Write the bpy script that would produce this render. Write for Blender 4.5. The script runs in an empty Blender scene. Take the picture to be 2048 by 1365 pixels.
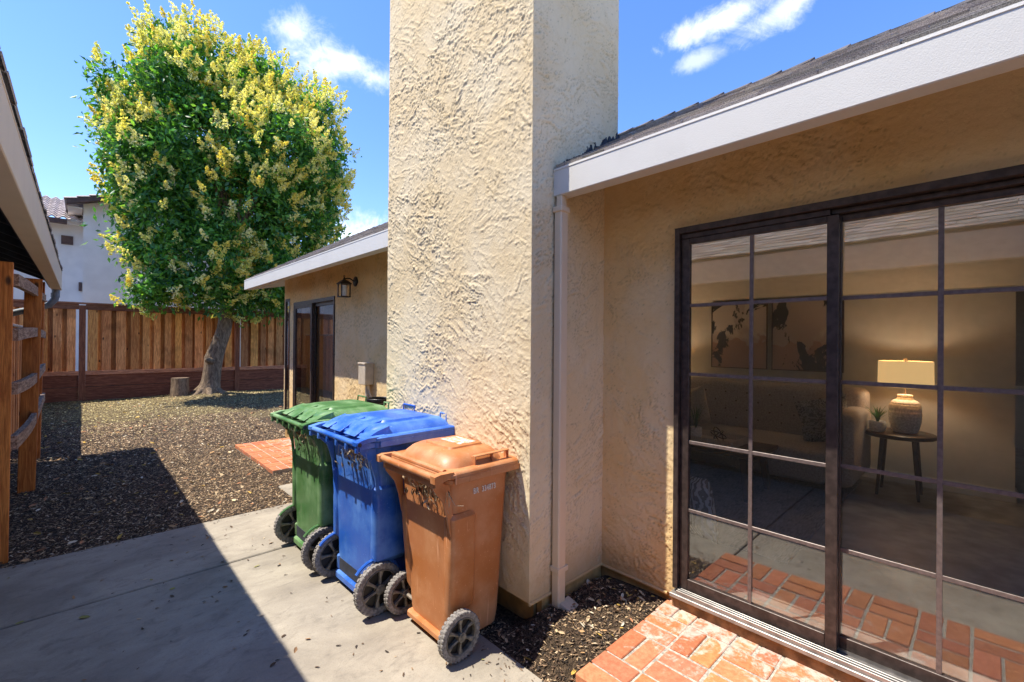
import bpy, math, random
import numpy as np
from mathutils import Vector, Matrix
rnd = random.Random(7)
R = math.radians
scene = bpy.context.scene
col = scene.collection
# ------------------------------------------------------------------ camera
F = 900.0; YAW = R(43.7); PIT = R(.15); ROL = R(.46); H = 1.6
fw = Vector((math.sin(YAW)*math.cos(PIT), math.cos(YAW)*math.cos(PIT), math.sin(PIT)))
rt = Vector((math.cos(YAW), -math.sin(YAW), 0)); up = rt.cross(fw)
r2 = rt*math.cos(ROL)+up*math.sin(ROL); u2 = -rt*math.sin(ROL)+up*math.cos(ROL)
cd = bpy.data.cameras.new('camera'); cam = bpy.data.objects.new('camera', cd); col.objects.link(cam)
cd.sensor_width = 36; cd.lens = F*36/2048; cd.clip_start = .02; cd.clip_end = 2000
m = Matrix((r2, u2, -fw)).transposed().to_4x4(); m.translation = (0, 0, H); cam.matrix_world = m
scene.camera = cam
# ------------------------------------------------------------------ world, sun, exposure
SUN_D = Vector((1, -.66, -2.63)).normalized()
SKY_STRENGTH = .15; SUN_STRENGTH = 2.9; EXPOSURE = 1.45
sun_el = math.asin(-SUN_D.z); sun_az = math.atan2(-SUN_D.x, -SUN_D.y)
world = bpy.data.worlds.new('World'); scene.world = world; world.use_nodes = True
wn = world.node_tree; wn.nodes.clear()
def N(nt, t, ins=None, **kw):
    n = nt.nodes.new(t)
    for k, v in kw.items(): setattr(n, k, v)
    if ins:
        for k, v in ins.items():
            s = n.inputs[k]
            if isinstance(v, bpy.types.NodeSocket): nt.links.new(v, s)
            else: s.default_value = v
    return n
def M(nt, op, a, b=0.0, c=None, clamp=False):
    n = N(nt, 'ShaderNodeMath', {0: a, 1: b}, operation=op, use_clamp=clamp)
    if c is not None:
        if isinstance(c, bpy.types.NodeSocket): nt.links.new(c, n.inputs[2])
        else: n.inputs[2].default_value = c
    return n.outputs[0]
def smooth(nt, v, a, b, lo=0.0, hi=1.0):
    n = N(nt, 'ShaderNodeMapRange', {'Value': v, 'From Min': a, 'From Max': b, 'To Min': lo, 'To Max': hi}, interpolation_type='SMOOTHSTEP')
    return n.outputs[0]
def mix(nt, f, a, b, blend='MIX'):
    n = N(nt, 'ShaderNodeMix', data_type='RGBA', blend_type=blend)
    for s, v in ((n.inputs[0], f), (n.inputs[6], a), (n.inputs[7], b)):
        if isinstance(v, bpy.types.NodeSocket): nt.links.new(v, s)
        else: s.default_value = (v if isinstance(v, (int, float)) else (*v[:3], 1))
    return n.outputs[2]
sky = N(wn, 'ShaderNodeTexSky', sky_type='NISHITA', sun_disc=False, sun_elevation=sun_el, sun_rotation=sun_az % (2*math.pi), air_density=1.0, dust_density=.25, ozone_density=3.0, altitude=300)
tc = N(wn, 'ShaderNodeTexCoord').outputs['Generated']
nz = N(wn, 'ShaderNodeTexNoise', {'Vector': tc, 'Scale': 7.0, 'Detail': 10.0, 'Roughness': .64, 'Distortion': .5})
nz3 = N(wn, 'ShaderNodeTexNoise', {'Vector': tc, 'Scale': 26.0, 'Detail': 8.0, 'Roughness': .7, 'Distortion': .8})
nz2 = N(wn, 'ShaderNodeTexNoise', {'Vector': tc, 'Scale': 3.5, 'Detail': 3.0})
def cloud(c, rx, rz, tilt, dens):
    c = Vector(c).normalized(); a = Vector((c.y, -c.x, 0)).normalized(); b = a.cross(c).normalized()
    a2 = a*math.cos(tilt)+b*math.sin(tilt); b2 = -a*math.sin(tilt)+b*math.cos(tilt)
    def dt(v, off, s):
        d = N(wn, 'ShaderNodeVectorMath', {0: tc, 1: tuple(v)}, operation='DOT_PRODUCT').outputs['Value']
        return M(wn, 'DIVIDE', M(wn, 'SUBTRACT', d, off), s)
    x = dt(a2, 0, rx); y = dt(b2, 0, rz); z = dt(c, 0, 1)
    r = M(wn, 'SQRT', M(wn, 'ADD', M(wn, 'MULTIPLY', x, x), M(wn, 'MULTIPLY', y, y)))
    v = M(wn, 'ADD', M(wn, 'ADD', M(wn, 'MULTIPLY', M(wn, 'SUBTRACT', nz.outputs[0], .5), 2.6), M(wn, 'MULTIPLY', M(wn, 'SUBTRACT', nz3.outputs[0], .5), 1.1)), M(wn, 'SUBTRACT', 1.0, r))
    f = smooth(wn, v, 0.0, 1.0, 0, dens)
    return M(wn, 'MULTIPLY', f, M(wn, 'GREATER_THAN', z, 0))
cl = None
for args in [((.331, .797, .505), .15, .050, -.12, .95), ((.26, .815, .53), .045, .040, 0, .8), ((.39, .776, .488), .10, .040, -.2, .9), ((.415, .885, .215), .085, .06, 0, 1.0), ((.43, .88, .19), .10, .06, 0, 1.0), ((.35, .79, .50), .13, .045, -.1, .9),
             ((.775, .30, .548), .13, .026, .18, .9), ((.81, .21, .54), .09, .03, .25, .8), ((.789, .349, .505), .045, .018, .1, .55),
             ((-.75, .3, .4), .25, .09, .2, .5)]:
    v = cloud(*args); cl = v if cl is None else M(wn, 'MAXIMUM', cl, v)
hs = N(wn, 'ShaderNodeHueSaturation', {'Saturation': 1.22, 'Value': .80, 'Color': mix(wn, 1.0, sky.outputs[0], (1.04, .94, 1.0), 'MULTIPLY')})
shade = mix(wn, nz2.outputs[0], (2.9, 3.2, 3.7), (4.1, 4.2, 4.4))
cc = mix(wn, cl, hs.outputs[0], shade)
bg = N(wn, 'ShaderNodeBackground', {'Color': cc, 'Strength': SKY_STRENGTH})
wo = N(wn, 'ShaderNodeOutputWorld', {'Surface': bg.outputs[0]})
sd = bpy.data.lights.new('sun', 'SUN'); sd.energy = SUN_STRENGTH; sd.angle = R(.5); sd.color = (1, .93, .80)
so = bpy.data.objects.new('sun', sd); col.objects.link(so); so.rotation_euler = SUN_D.to_track_quat('-Z', 'Y').to_euler()
scene.view_settings.view_transform = 'Standard'; scene.view_settings.look = 'None'
scene.view_settings.exposure = EXPOSURE; scene.view_settings.gamma = 1
scene.cycles.max_bounces = 10; scene.cycles.transparent_max_bounces = 16; scene.cycles.diffuse_bounces = 5
scene.cycles.use_denoising = True; scene.cycles.caustics_reflective = False; scene.cycles.caustics_refractive = False

# ------------------------------------------------------------------ numpy noise
_lat = np.random.RandomState(3).rand(256, 256)
def vnoise(x, y):
    xi = np.floor(x).astype(int); yi = np.floor(y).astype(int); fx = x-xi; fy = y-yi
    fx = fx*fx*(3-2*fx); fy = fy*fy*(3-2*fy)
    a = _lat[xi & 255, yi & 255]; b = _lat[(xi+1) & 255, yi & 255]; c = _lat[xi & 255, (yi+1) & 255]; d = _lat[(xi+1) & 255, (yi+1) & 255]
    return (a*(1-fx)+b*fx)*(1-fy)+(c*(1-fx)+d*fx)*fy
def fbm(x, y, o=4, g=.5):
    s = 0; a = 1; t = 0
    for i in range(o): s = s+a*vnoise(x*2**i+17.3*i, y*2**i+9.1*i); t += a; a *= g
    return s/t
def sstep(v, a, b):
    t = np.clip((v-a)/(b-a), 0, 1); return t*t*(3-2*t)

# ------------------------------------------------------------------ mesh helpers
def link(o, parent=None):
    col.objects.link(o)
    if parent: o.parent = parent
    return o
def tag(o, label=None, cat=None, group=None, kind=None):
    for k, v in (('label', label), ('category', cat), ('group', group), ('kind', kind)):
        if v: o[k] = v
    return o
def empty(name, loc, label, cat, group=None, rz=0):
    o = bpy.data.objects.new(name, None); link(o); o.location = loc; o.rotation_euler.z = rz; o.empty_display_size = .1
    return tag(o, label, cat, group)
def mesh_np(name, V, Fq, mat, parent=None, colr=None, smooth_=False, per_face_col=False):
    """V (n,3), Fq (m,k) arrays"""
    V = np.asarray(V, np.float32); Fq = np.asarray(Fq, np.int32); k = Fq.shape[1]
    me = bpy.data.meshes.new(name); me.vertices.add(len(V)); me.vertices.foreach_set('co', V.ravel())
    me.loops.add(Fq.size); me.loops.foreach_set('vertex_index', Fq.ravel())
    me.polygons.add(len(Fq)); me.polygons.foreach_set('loop_start', np.arange(0, Fq.size, k, dtype=np.int32))
    me.polygons.foreach_set('loop_total', np.full(len(Fq), k, np.int32))
    me.update(calc_edges=True); me.validate()
    if colr is not None:
        at = me.color_attributes.new('tint', 'FLOAT_COLOR', 'POINT')
        c = np.ones((len(V), 4), np.float32); c[:, :3] = colr; at.data.foreach_set('color', c.ravel())
    if smooth_: me.polygons.foreach_set('use_smooth', np.ones(len(Fq), bool))
    me.materials.append(mat); o = bpy.data.objects.new(name, me); link(o, parent); return o
class MB:
    def __init__(s): s.v = []; s.f = []; s.c = []; s.cur = (1, 1, 1)
    def add(s, vs, fs):
        b = len(s.v); s.v += [tuple(v) for v in vs]; s.c += [s.cur]*len(vs); s.f += [tuple(i+b for i in f) for f in fs]; return s
    def box(s, lo, hi, ch=0, mt=None):
        x0, y0, z0 = lo; x1, y1, z1 = hi
        if ch:
            c = min(ch, (x1-x0)/2.1, (y1-y0)/2.1, (z1-z0)/2.1); P = []
            for X, sx in ((x0, 1), (x1, -1)):
                for Y, sy in ((y0, 1), (y1, -1)):
                    for Z, sz in ((z0, 1), (z1, -1)):
                        P += [(X, Y+sy*c, Z+sz*c), (X+sx*c, Y, Z+sz*c), (X+sx*c, Y+sy*c, Z)]
            I = lambda a, b, d, k: (a*4+b*2+d)*3+k
            fs = []
            for a in (0, 1): fs.append((I(a, 0, 0, 0), I(a, 1, 0, 0), I(a, 1, 1, 0), I(a, 0, 1, 0)))
            for b in (0, 1): fs.append((I(0, b, 0, 1), I(1, b, 0, 1), I(1, b, 1, 1), I(0, b, 1, 1)))
            for d in (0, 1): fs.append((I(0, 0, d, 2), I(1, 0, d, 2), I(1, 1, d, 2), I(0, 1, d, 2)))
            for a in (0, 1):
                for b in (0, 1): fs.append((I(a, b, 0, 0), I(a, b, 1, 0), I(a, b, 1, 1), I(a, b, 0, 1)))
                for d in (0, 1): fs.append((I(a, 0, d, 0), I(a, 1, d, 0), I(a, 1, d, 2), I(a, 0, d, 2)))
            for b in (0, 1):
                for d in (0, 1): fs.append((I(0, b, d, 1), I(1, b, d, 1), I(1, b, d, 2), I(0, b, d, 2)))
            for a in (0, 1):
                for b in (0, 1):
                    for d in (0, 1): fs.append((I(a, b, d, 0), I(a, b, d, 1), I(a, b, d, 2)))
        else:
            P = [(x0, y0, z0), (x1, y0, z0), (x1, y1, z0), (x0, y1, z0), (x0, y0, z1), (x1, y0, z1), (x1, y1, z1), (x0, y1, z1)]
            fs = [(0, 3, 2, 1), (4, 5, 6, 7), (0, 1, 5, 4), (1, 2, 6, 5), (2, 3, 7, 6), (3, 0, 4, 7)]
        if mt is not None: P = [mt @ Vector(p) for p in P]
        return s.add(P, fs)
    def tube(s, pts, rad, n=10, caps=True):
        pts = [Vector(p) for p in pts]; rr = rad if isinstance(rad, (list, tuple)) else [rad]*len(pts)
        rings = []; prev = None
        for i, p in enumerate(pts):
            d = (pts[min(i+1, len(pts)-1)]-pts[max(i-1, 0)]).normalized()
            if prev is None: a = d.orthogonal().normalized()
            else: a = (prev-d*prev.dot(d)).normalized()
            prev = a; b = d.cross(a)
            rings += [p+(a*math.cos(2*math.pi*k/n)+b*math.sin(2*math.pi*k/n))*rr[i] for k in range(n)]
        fs = [(i*n+k, i*n+(k+1) % n, (i+1)*n+(k+1) % n, (i+1)*n+k) for i in range(len(pts)-1) for k in range(n)]
        if caps: fs += [tuple(range(n))[::-1], tuple((len(pts)-1)*n+k for k in range(n))]
        return s.add(rings, fs)
    def loft(s, rings, caps=True):
        n = len(rings[0]); V = [p for r_ in rings for p in r_]
        fs = [(i*n+k, i*n+(k+1) % n, (i+1)*n+(k+1) % n, (i+1)*n+k) for i in range(len(rings)-1) for k in range(n)]
        if caps: fs += [tuple(range(n))[::-1], tuple((len(rings)-1)*n+k for k in range(n))]
        return s.add(V, fs)
    def prism(s, poly, ax, a, b):
        def P(u, v, w): return {'x': (w, u, v), 'y': (u, w, v), 'z': (u, v, w)}[ax]
        n = len(poly); V = [P(u, v, a) for u, v in poly]+[P(u, v, b) for u, v in poly]
        return s.add(V, [tuple(range(n))[::-1], tuple(range(n, 2*n))]+[(i, (i+1) % n, n+(i+1) % n, n+i) for i in range(n)])
    def build(s, name, mat, parent=None, sm=False, bevel=0, fix=True):
        me = bpy.data.meshes.new(name); me.from_pydata(s.v, [], s.f)
        at = me.color_attributes.new('tint', 'FLOAT_COLOR', 'POINT'); c = np.ones((len(s.v), 4), np.float32); c[:, :3] = np.array(s.c); at.data.foreach_set('color', c.ravel())
        if fix:
            import bmesh; b = bmesh.new(); b.from_mesh(me); bmesh.ops.recalc_face_normals(b, faces=b.faces); b.to_mesh(me); b.free()
        me.materials.append(mat); o = bpy.data.objects.new(name, me); link(o, parent)
        if sm:
            me.polygons.foreach_set('use_smooth', np.ones(len(me.polygons), bool)); me.set_sharp_from_angle(angle=R(sm if sm > 1 else 40))
        if bevel:
            b = o.modifiers.new('bevel', 'BEVEL'); b.width = bevel; b.segments = 2; b.limit_method = 'ANGLE'; b.angle_limit = R(40)
        return o
def rrect(x0, x1, y0, y1, r, z, n=5):
    r = min(r, (x1-x0)/2.01, (y1-y0)/2.01); P = []
    for cx, cy, a0 in ((x1-r, y1-r, 0), (x0+r, y1-r, 90), (x0+r, y0+r, 180), (x1-r, y0+r, 270)):
        for k in range(n+1):
            a = R(a0+90*k/n); P.append((cx+r*math.cos(a), cy+r*math.sin(a), z))
    return P

# ------------------------------------------------------------------ materials
def newmat(name, rough=.7, metal=0, spec=.5):
    mt = bpy.data.materials.new(name); mt.use_nodes = True; nt = mt.node_tree; b = nt.nodes['Principled BSDF']
    b.inputs['Roughness'].default_value = rough; b.inputs['Metallic'].default_value = metal; b.inputs['Specular IOR Level'].default_value = spec
    return mt, nt, b
def objc(nt): return N(nt, 'ShaderNodeTexCoord').outputs['Object']
def geoc(nt): return N(nt, 'ShaderNodeNewGeometry').outputs['Position']
def noise(nt, vec, scale, detail=4, rough=.55, dist=0, sc3=None):
    if sc3: vec = N(nt, 'ShaderNodeMapping', {'Vector': vec, 'Scale': sc3}).outputs[0]
    return N(nt, 'ShaderNodeTexNoise', {'Vector': vec, 'Scale': scale, 'Detail': detail, 'Roughness': rough, 'Distortion': dist}).outputs[0]
def bump(nt, b, h, strength, dist, prev=None):
    n = N(nt, 'ShaderNodeBump', {'Height': h, 'Strength': strength, 'Distance': dist})
    if prev: nt.links.new(prev, n.inputs['Normal'])
    nt.links.new(n.outputs[0], b.inputs['Normal']); return n.outputs[0]
def setc(nt, b, c):
    if isinstance(c, bpy.types.NodeSocket): nt.links.new(c, b.inputs['Base Color'])
    else: b.inputs['Base Color'].default_value = (*c, 1)
def plain(name, c, rough=.6, metal=0, var=.15, scale=12, bmp=0, bscale=80, spec=.5):
    mt, nt, b = newmat(name, rough, metal, spec); p = objc(nt)
    f = noise(nt, p, scale, 5)
    setc(nt, b, mix(nt, smooth(nt, f, .3, .7), [x*(1-var) for x in c], [min(1, x*(1+var)) for x in c]))
    if bmp: bump(nt, b, noise(nt, p, bscale, 3), .6, bmp)
    return mt
def tinted(name, c, rough=.7, bmp=0, bscale=60, spec=.4, sc3=None):
    mt, nt, b = newmat(name, rough, 0, spec); a = N(nt, 'ShaderNodeAttribute', attribute_name='tint').outputs['Color']
    f = noise(nt, objc(nt), 25, 4, sc3=sc3)
    setc(nt, b, mix(nt, 1.0, mix(nt, f, [x*.75 for x in c], [x*1.25 for x in c]), a, 'MULTIPLY'))
    if bmp: bump(nt, b, noise(nt, objc(nt), bscale, 3, sc3=sc3), .7, bmp)
    return mt
def stucco(name, c, c2):
    mt, nt, b = newmat(name, .95, 0, .06); p = geoc(nt)
    f1 = noise(nt, p, 2.2, 5, .6); f2 = noise(nt, p, 14, 6, .65, .6); f3 = noise(nt, p, 130, 4, .7)
    k = mix(nt, smooth(nt, f1, .35, .68), c, c2)
    k = mix(nt, smooth(nt, f2, .52, .8, 0, .35), k, [x*.72 for x in c2])
    k = mix(nt, smooth(nt, f3, .55, .75, 0, .3), k, [x*.6 for x in c])
    # drip streaks
    f4 = noise(nt, p, 6, 4, .6, sc3=(3, 3, .25)); k = mix(nt, smooth(nt, f4, .58, .8, 0, .25), k, (.42, .36, .28))
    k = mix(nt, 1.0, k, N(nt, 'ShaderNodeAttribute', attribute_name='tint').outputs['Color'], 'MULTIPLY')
    # ochre tone blended into the lowest part of the wall
    z = N(nt, 'ShaderNodeSeparateXYZ', {0: p}).outputs[2]
    zz = M(nt, 'ADD', z, M(nt, 'MULTIPLY', f2, .35))
    k = mix(nt, smooth(nt, zz, .62, .33, 0, .5), k, (.46, .30, .14))
    setc(nt, b, k)
    n1 = bump(nt, b, f3, .5, .004)
    bump(nt, b, noise(nt, p, 45, 5, .6, .8), .35, .006, n1)
    return mt
MAT = {}
MAT['stucco'] = stucco('stucco', (.80, .56, .27), (.82, .63, .37)); MAT['stucco_sunlit'] = stucco('sunlit stucco', (.73, .58, .36), (.77, .65, .45))  # one paint in two copies; sunlit tone put into the chimney's colour
MAT['foundation'] = plain('foundation', (.50, .30, .11), .9, 0, .25, 9, .004, 60)
def metalpaint(name, c, dirt):
    mt, nt, b = newmat(name, .45); p = geoc(nt)
    k = mix(nt, smooth(nt, noise(nt, p, 5, 5), .4, .75, 0, .5), c, [x*.88 for x in c])
    k = mix(nt, smooth(nt, noise(nt, p, 55, 5, .7), .68, .76, 0, .6), k, dirt); setc(nt, b, k)
    bump(nt, b, noise(nt, p, 220, 2), .35, .002); return mt
MAT['gutter'] = metalpaint('gutter paint', (.66, .64, .60), (.38, .28, .20))
MAT['gutter_tan'] = metalpaint('tan gutter paint', (.74, .63, .50), (.30, .24, .18))
MAT['downspout'] = metalpaint('downspout paint', (.76, .60, .42), (.4, .3, .2))
MAT['bronze'] = plain('bronze frame', (.062, .045, .04), .42, .3, .35, 30, .0008, 200)
MAT['alu'] = plain('aluminium track', (.36, .34, .32), .4, .6, .2, 20)
MAT['blackmetal'] = plain('black metal', (.02, .018, .018), .4, .4, .3)
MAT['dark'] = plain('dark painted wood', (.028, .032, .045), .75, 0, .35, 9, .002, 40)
MAT['white_paint'] = plain('white paint', (.72, .69, .64), .6, 0, .05)
MAT['wall_in'] = plain('interior wall', (.56, .55, .51), .8, 0, .04)
MAT['floor_in'] = plain('wood floor', (.26, .235, .21), .45, 0, .3, 6)
MAT['trimw'] = plain('baseboard', (.6, .58, .54), .5, 0, .05)
MAT['sofa'] = plain('sofa fabric', (.40, .36, .34), .95, 0, .2, 60, .002, 300)
MAT['tablewood'] = plain('dark table wood', (.06, .03, .02), .4, 0, .4, 20)
MAT['ceramic'] = plain('ribbed ceramic', (.82, .81, .78), .7, 0, .2, 60)
MAT['soil'] = plain('soil', (.05, .035, .025), .95, 0, .4, 30, .01, 60)
MAT['nbr_wall'] = plain('pale neighbour stucco', (.86, .84, .80), .9, 0, .06, 2, .004, 30)
MAT['nbr_trim'] = plain('brown trim', (.12, .07, .055), .7, 0, .2)
MAT['tan'] = plain('tan painted metal', (.56, .47, .36), .5, 0, .12)
MAT['rubber'] = plain('grey rubber', (.22, .20, .185), .8, 0, .4, 60)
MAT['rim'] = plain('dusty black plastic', (.19, .165, .13), .6, 0, .45, 40)
MAT['steel'] = plain('axle steel', (.35, .3, .25), .5, .8, .3)
def glassmat(name, ior, tint, rough=.0):
    mt, nt, b = newmat(name); nt.nodes.remove(b); out = nt.nodes['Material Output']
    geo = N(nt, 'ShaderNodeNewGeometry')
    dt = N(nt, 'ShaderNodeVectorMath', {0: geo.outputs['Normal'], 1: geo.outputs['Incoming']}, operation='DOT_PRODUCT').outputs['Value']
    f0 = ((ior-1)/(ior+1))**2; fr_ = M(nt, 'MULTIPLY_ADD', M(nt, 'POWER', M(nt, 'SUBTRACT', 1.0, M(nt, 'ABSOLUTE', dt)), 5.0), 1-f0, f0)   # Schlick, same from both sides of the pane
    bm = N(nt, 'ShaderNodeBump', {'Height': noise(nt, geo.outputs['Position'], 5, 2, sc3=(1, .8, 1.8)), 'Strength': .004, 'Distance': .02})
    tr = N(nt, 'ShaderNodeBsdfTransparent', {'Color': (*tint, 1)}); gl = N(nt, 'ShaderNodeBsdfGlossy', {'Color': (1, 1, 1, 1), 'Roughness': rough, 'Normal': bm.outputs[0]})
    # the reflection of the back side of the pane is the same as of the front
    f = fr_
    ms = N(nt, 'ShaderNodeMixShader', {0: f, 1: tr.outputs[0], 2: gl.outputs[0]}); nt.links.new(ms.outputs[0], out.inputs[0]); return mt
MAT['glass'] = glassmat('window glass', 2.0, (.965, .97, .965))
MAT['glass_far'] = glassmat('far window glass', 2.2, (.75, .76, .76))
def shinglemat():
    mt, nt, b = newmat('asphalt shingle', .95, 0, .2); a = N(nt, 'ShaderNodeAttribute', attribute_name='tint').outputs['Color']; p = geoc(nt)
    f = noise(nt, p, 300, 2, .8); k = mix(nt, smooth(nt, f, .35, .7), (.24, .22, .21), (.62, .58, .54))
    setc(nt, b, mix(nt, 1.0, k, a, 'MULTIPLY')); bump(nt, b, f, .8, .003); return mt
MAT['shingle'] = shinglemat()
def woodmat(name, dark, light, rough=.75, knots=True, g1=(3.2, 3.2, .22), g3=(2.5, 2.5, .12)):
    """vertical grain along z; tint per board"""
    mt, nt, b = newmat(name, rough, 0, .3); a = N(nt, 'ShaderNodeAttribute', attribute_name='tint').outputs['Color']; p = geoc(nt)
    g = noise(nt, p, 14, 6, .65, 1.2, sc3=g1); g2 = noise(nt, p, 60, 3, .6, 0, sc3=g3)
    k = mix(nt, smooth(nt, g, .36, .66), dark, light)
    k = mix(nt, smooth(nt, g2, .5, .75, 0, .45), k, [x*.5 for x in dark])
    if knots:
        v = N(nt, 'ShaderNodeTexVoronoi', {'Vector': N(nt, 'ShaderNodeMapping', {'Vector': p, 'Scale': (5.5, 5.5, 2.6)}).outputs[0], 'Scale': 1.0, 'Randomness': 1.0}).outputs['Distance']
        k = mix(nt, smooth(nt, v, .13, .05, 0, .9), k, (.045, .02, .012))
        f = noise(nt, p, 1.7, 3, .5); k = mix(nt, smooth(nt, f, .55, .75, 0, .55), k, [x*.4 for x in dark])
    setc(nt, b, mix(nt, 1.0, k, a, 'MULTIPLY')); bump(nt, b, g, .5, .006); return mt
MAT['redwood'] = woodmat('redwood boards', (.50, .20, .065), (.86, .46, .17))
MAT['wood_dark'] = woodmat('dark stained rail', (.22, .085, .045), (.42, .19, .10), knots=False)
MAT['wood_orange'] = woodmat('orange cedar post', (.42, .12, .025), (.74, .27, .065), .6)
MAT['wood_grey'] = woodmat('weathered grey rail', (.15, .09, .065), (.46, .34, .27), knots=False, g1=(3.2, .3, 3.2), g3=(2.5, .15, 2.5))
MAT['wood_rail'] = woodmat('dark stained plank', (.20, .078, .042), (.42, .19, .10), knots=False, g1=(.25, 2, 3), g3=(.15, 2, 2.5))
def concretemat():
    mt, nt, b = newmat('concrete', .85, 0, .3); p = geoc(nt)
    f1 = noise(nt, p, 1.6, 7, .68, .5, sc3=(.8, 1.3, 1)); f2 = noise(nt, p, 8, 8, .75, .6, sc3=(.8, 1.3, 1)); f3 = noise(nt, p, 95, 5, .85)
    k = mix(nt, smooth(nt, f1, .3, .72), (.27, .235, .19), (.43, .38, .305))
    k = mix(nt, smooth(nt, f2, .48, .70, 0, .7), k, (.20, .175, .145))
    k = mix(nt, smooth(nt, f3, .50, .68, 0, .5), k, (.19, .165, .14))
    v = noise(nt, p, 1.1, 2); k = mix(nt, smooth(nt, noise(nt, p, 2.9, 2, .4), .72, .79, 0, .5), k, (.5, .3, .16))
    # thin cracks / scratches
    c = N(nt, 'ShaderNodeTexWave', {'Vector': p, 'Scale': .9, 'Distortion': 14.0, 'Detail': 4.0, 'Detail Scale': 1.2}).outputs['Color']
    setc(nt, b, k); n1 = bump(nt, b, f3, .5, .003); bump(nt, b, f2, .35, .01, n1); return mt
MAT['concrete'] = concretemat()
def brickmat():
    mt, nt, b = newmat('clay brick', .85, 0, .3); a = N(nt, 'ShaderNodeAttribute', attribute_name='tint'); p = geoc(nt)
    f = noise(nt, p, 40, 5, .7); f0 = noise(nt, p, 7.5, 7, .72, .8); f3 = noise(nt, p, 220, 2, .8)
    k = mix(nt, smooth(nt, f, .3, .75), (.50, .165, .075), (.64, .265, .13)); k = mix(nt, 1.0, k, a.outputs['Color'], 'MULTIPLY')
    k = mix(nt, smooth(nt, f3, .58, .75, 0, .4), k, (.2, .07, .04))
    s = N(nt, 'ShaderNodeSeparateXYZ', {0: p}); x = M(nt, 'MULTIPLY', M(nt, 'SUBTRACT', s.outputs[0], 2.12), .42)
    w = M(nt, 'ADD', f0, x); w = M(nt, 'ADD', w, M(nt, 'MULTIPLY', M(nt, 'SUBTRACT', f, .5), .35)); k = mix(nt, smooth(nt, w, .50, .68, 0, .62), k, (.66, .60, .55))
    setc(nt, b, k); bump(nt, b, f, .5, .004); return mt
MAT['brick'] = brickmat()
MAT['mortar'] = plain('mortar', (.40, .37, .31), .95, 0, .35, 60, .004, 120)
def plasticmat(name, c, fade, streak, rough=.38):
    mt, nt, b = newmat(name, rough, 0, .5); p = objc(nt)
    f1 = noise(nt, p, 4, 5, .6); f2 = noise(nt, p, 9, 6, .7, 1.5, sc3=(1, 1, .5)); f3 = noise(nt, p, 70, 5, .75, .5)
    k = mix(nt, smooth(nt, f1, .38, .66, 0, .8), c, fade)
    k = mix(nt, smooth(nt, f2, .56, .74, 0, .45), k, streak)
    k = mix(nt, smooth(nt, f3, .62, .68, 0, .5), k, [min(1, x*1.3+.14) for x in fade])
    w = N(nt, 'ShaderNodeTexNoise', {'Vector': N(nt, 'ShaderNodeMapping', {'Vector': p, 'Rotation': (.5, .2, .7), 'Scale': (60, 60, 1.6)}).outputs[0], 'Scale': 1.0, 'Detail': 3.0}).outputs[0]
    k = mix(nt, smooth(nt, w, .67, .74, 0, .45), k, [min(1, x*1.3+.16) for x in fade])
    setc(nt, b, k); rr = smooth(nt, f1, .35, .7, rough-.05, rough+.22); nt.links.new(rr, b.inputs['Roughness']); bump(nt, b, noise(nt, p, 120, 3), .15, .002); return mt
PL = {'green': plasticmat('green bin plastic', (.065, .18, .05), (.22, .36, .17), (.32, .34, .22)),
      'blue': plasticmat('blue bin plastic', (.018, .11, .52), (.12, .28, .70), (.06, .17, .42)),
      'brown': plasticmat('brown bin plastic', (.47, .165, .05), (.60, .29, .14), (.33, .12, .045), .42)}
def leafmat(name, c1, c2, rough=.35, transl=.3):
    mt, nt, b = newmat(name, rough, 0, .5); a = N(nt, 'ShaderNodeAttribute', attribute_name='tint').outputs['Color']
    setc(nt, b, mix(nt, 1.0, a, (1, 1, 1), 'MULTIPLY')); out = nt.nodes['Material Output']
    t = N(nt, 'ShaderNodeBsdfTranslucent', {'Color': mix(nt, 1.0, a, (1.5, 1.5, .6), 'MULTIPLY')})
    ms = N(nt, 'ShaderNodeMixShader', {0: transl, 1: b.outputs[0], 2: t.outputs[0]}); nt.links.new(ms.outputs[0], out.inputs[0]); return mt
MAT['leaf'] = leafmat('leaf', 0, 0, .42, .45); MAT['flower'] = leafmat('flower', 0, 0, .8, .45); MAT['chip'] = leafmat('chips', 0, 0, .9, 0.0)
def barkmat():
    mt, nt, b = newmat('bark', .9, 0, .2); p = geoc(nt); f = noise(nt, p, 9, 7, .7, 1.0, sc3=(2, 2, .6)); g = noise(nt, p, 40, 4, .7)
    k = mix(nt, smooth(nt, f, .35, .7), (.12, .085, .06), (.34, .25, .17)); setc(nt, b, mix(nt, smooth(nt, g, .6, .75, 0, .6), k, (.05, .035, .03))); bump(nt, b, f, .9, .03); return mt
MAT['bark'] = barkmat()
def mulchmat():
    mt, nt, b = newmat('mulch ground', .95, 0, .2); p = geoc(nt); f = noise(nt, p, 45, 6, .8, 1.0); g = noise(nt, p, 1.2, 3)
    y = N(nt, 'ShaderNodeSeparateXYZ', {0: p}).outputs[1]
    k = mix(nt, smooth(nt, f, .38, .68), (.03, .022, .016), (.24, .165, .105))
    # dry fallen blossom and grass litter towards the tree
    w = M(nt, 'ADD', M(nt, 'MULTIPLY', M(nt, 'SUBTRACT', y, 9.5), .10), g)
    k = mix(nt, smooth(nt, w, .5, 1.0, 0, .6), k, mix(nt, f, (.12, .09, .04), (.40, .32, .16)))
    setc(nt, b, k); bump(nt, b, f, 1.0, .03); return mt
MAT['mulch'] = mulchmat()

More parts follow.
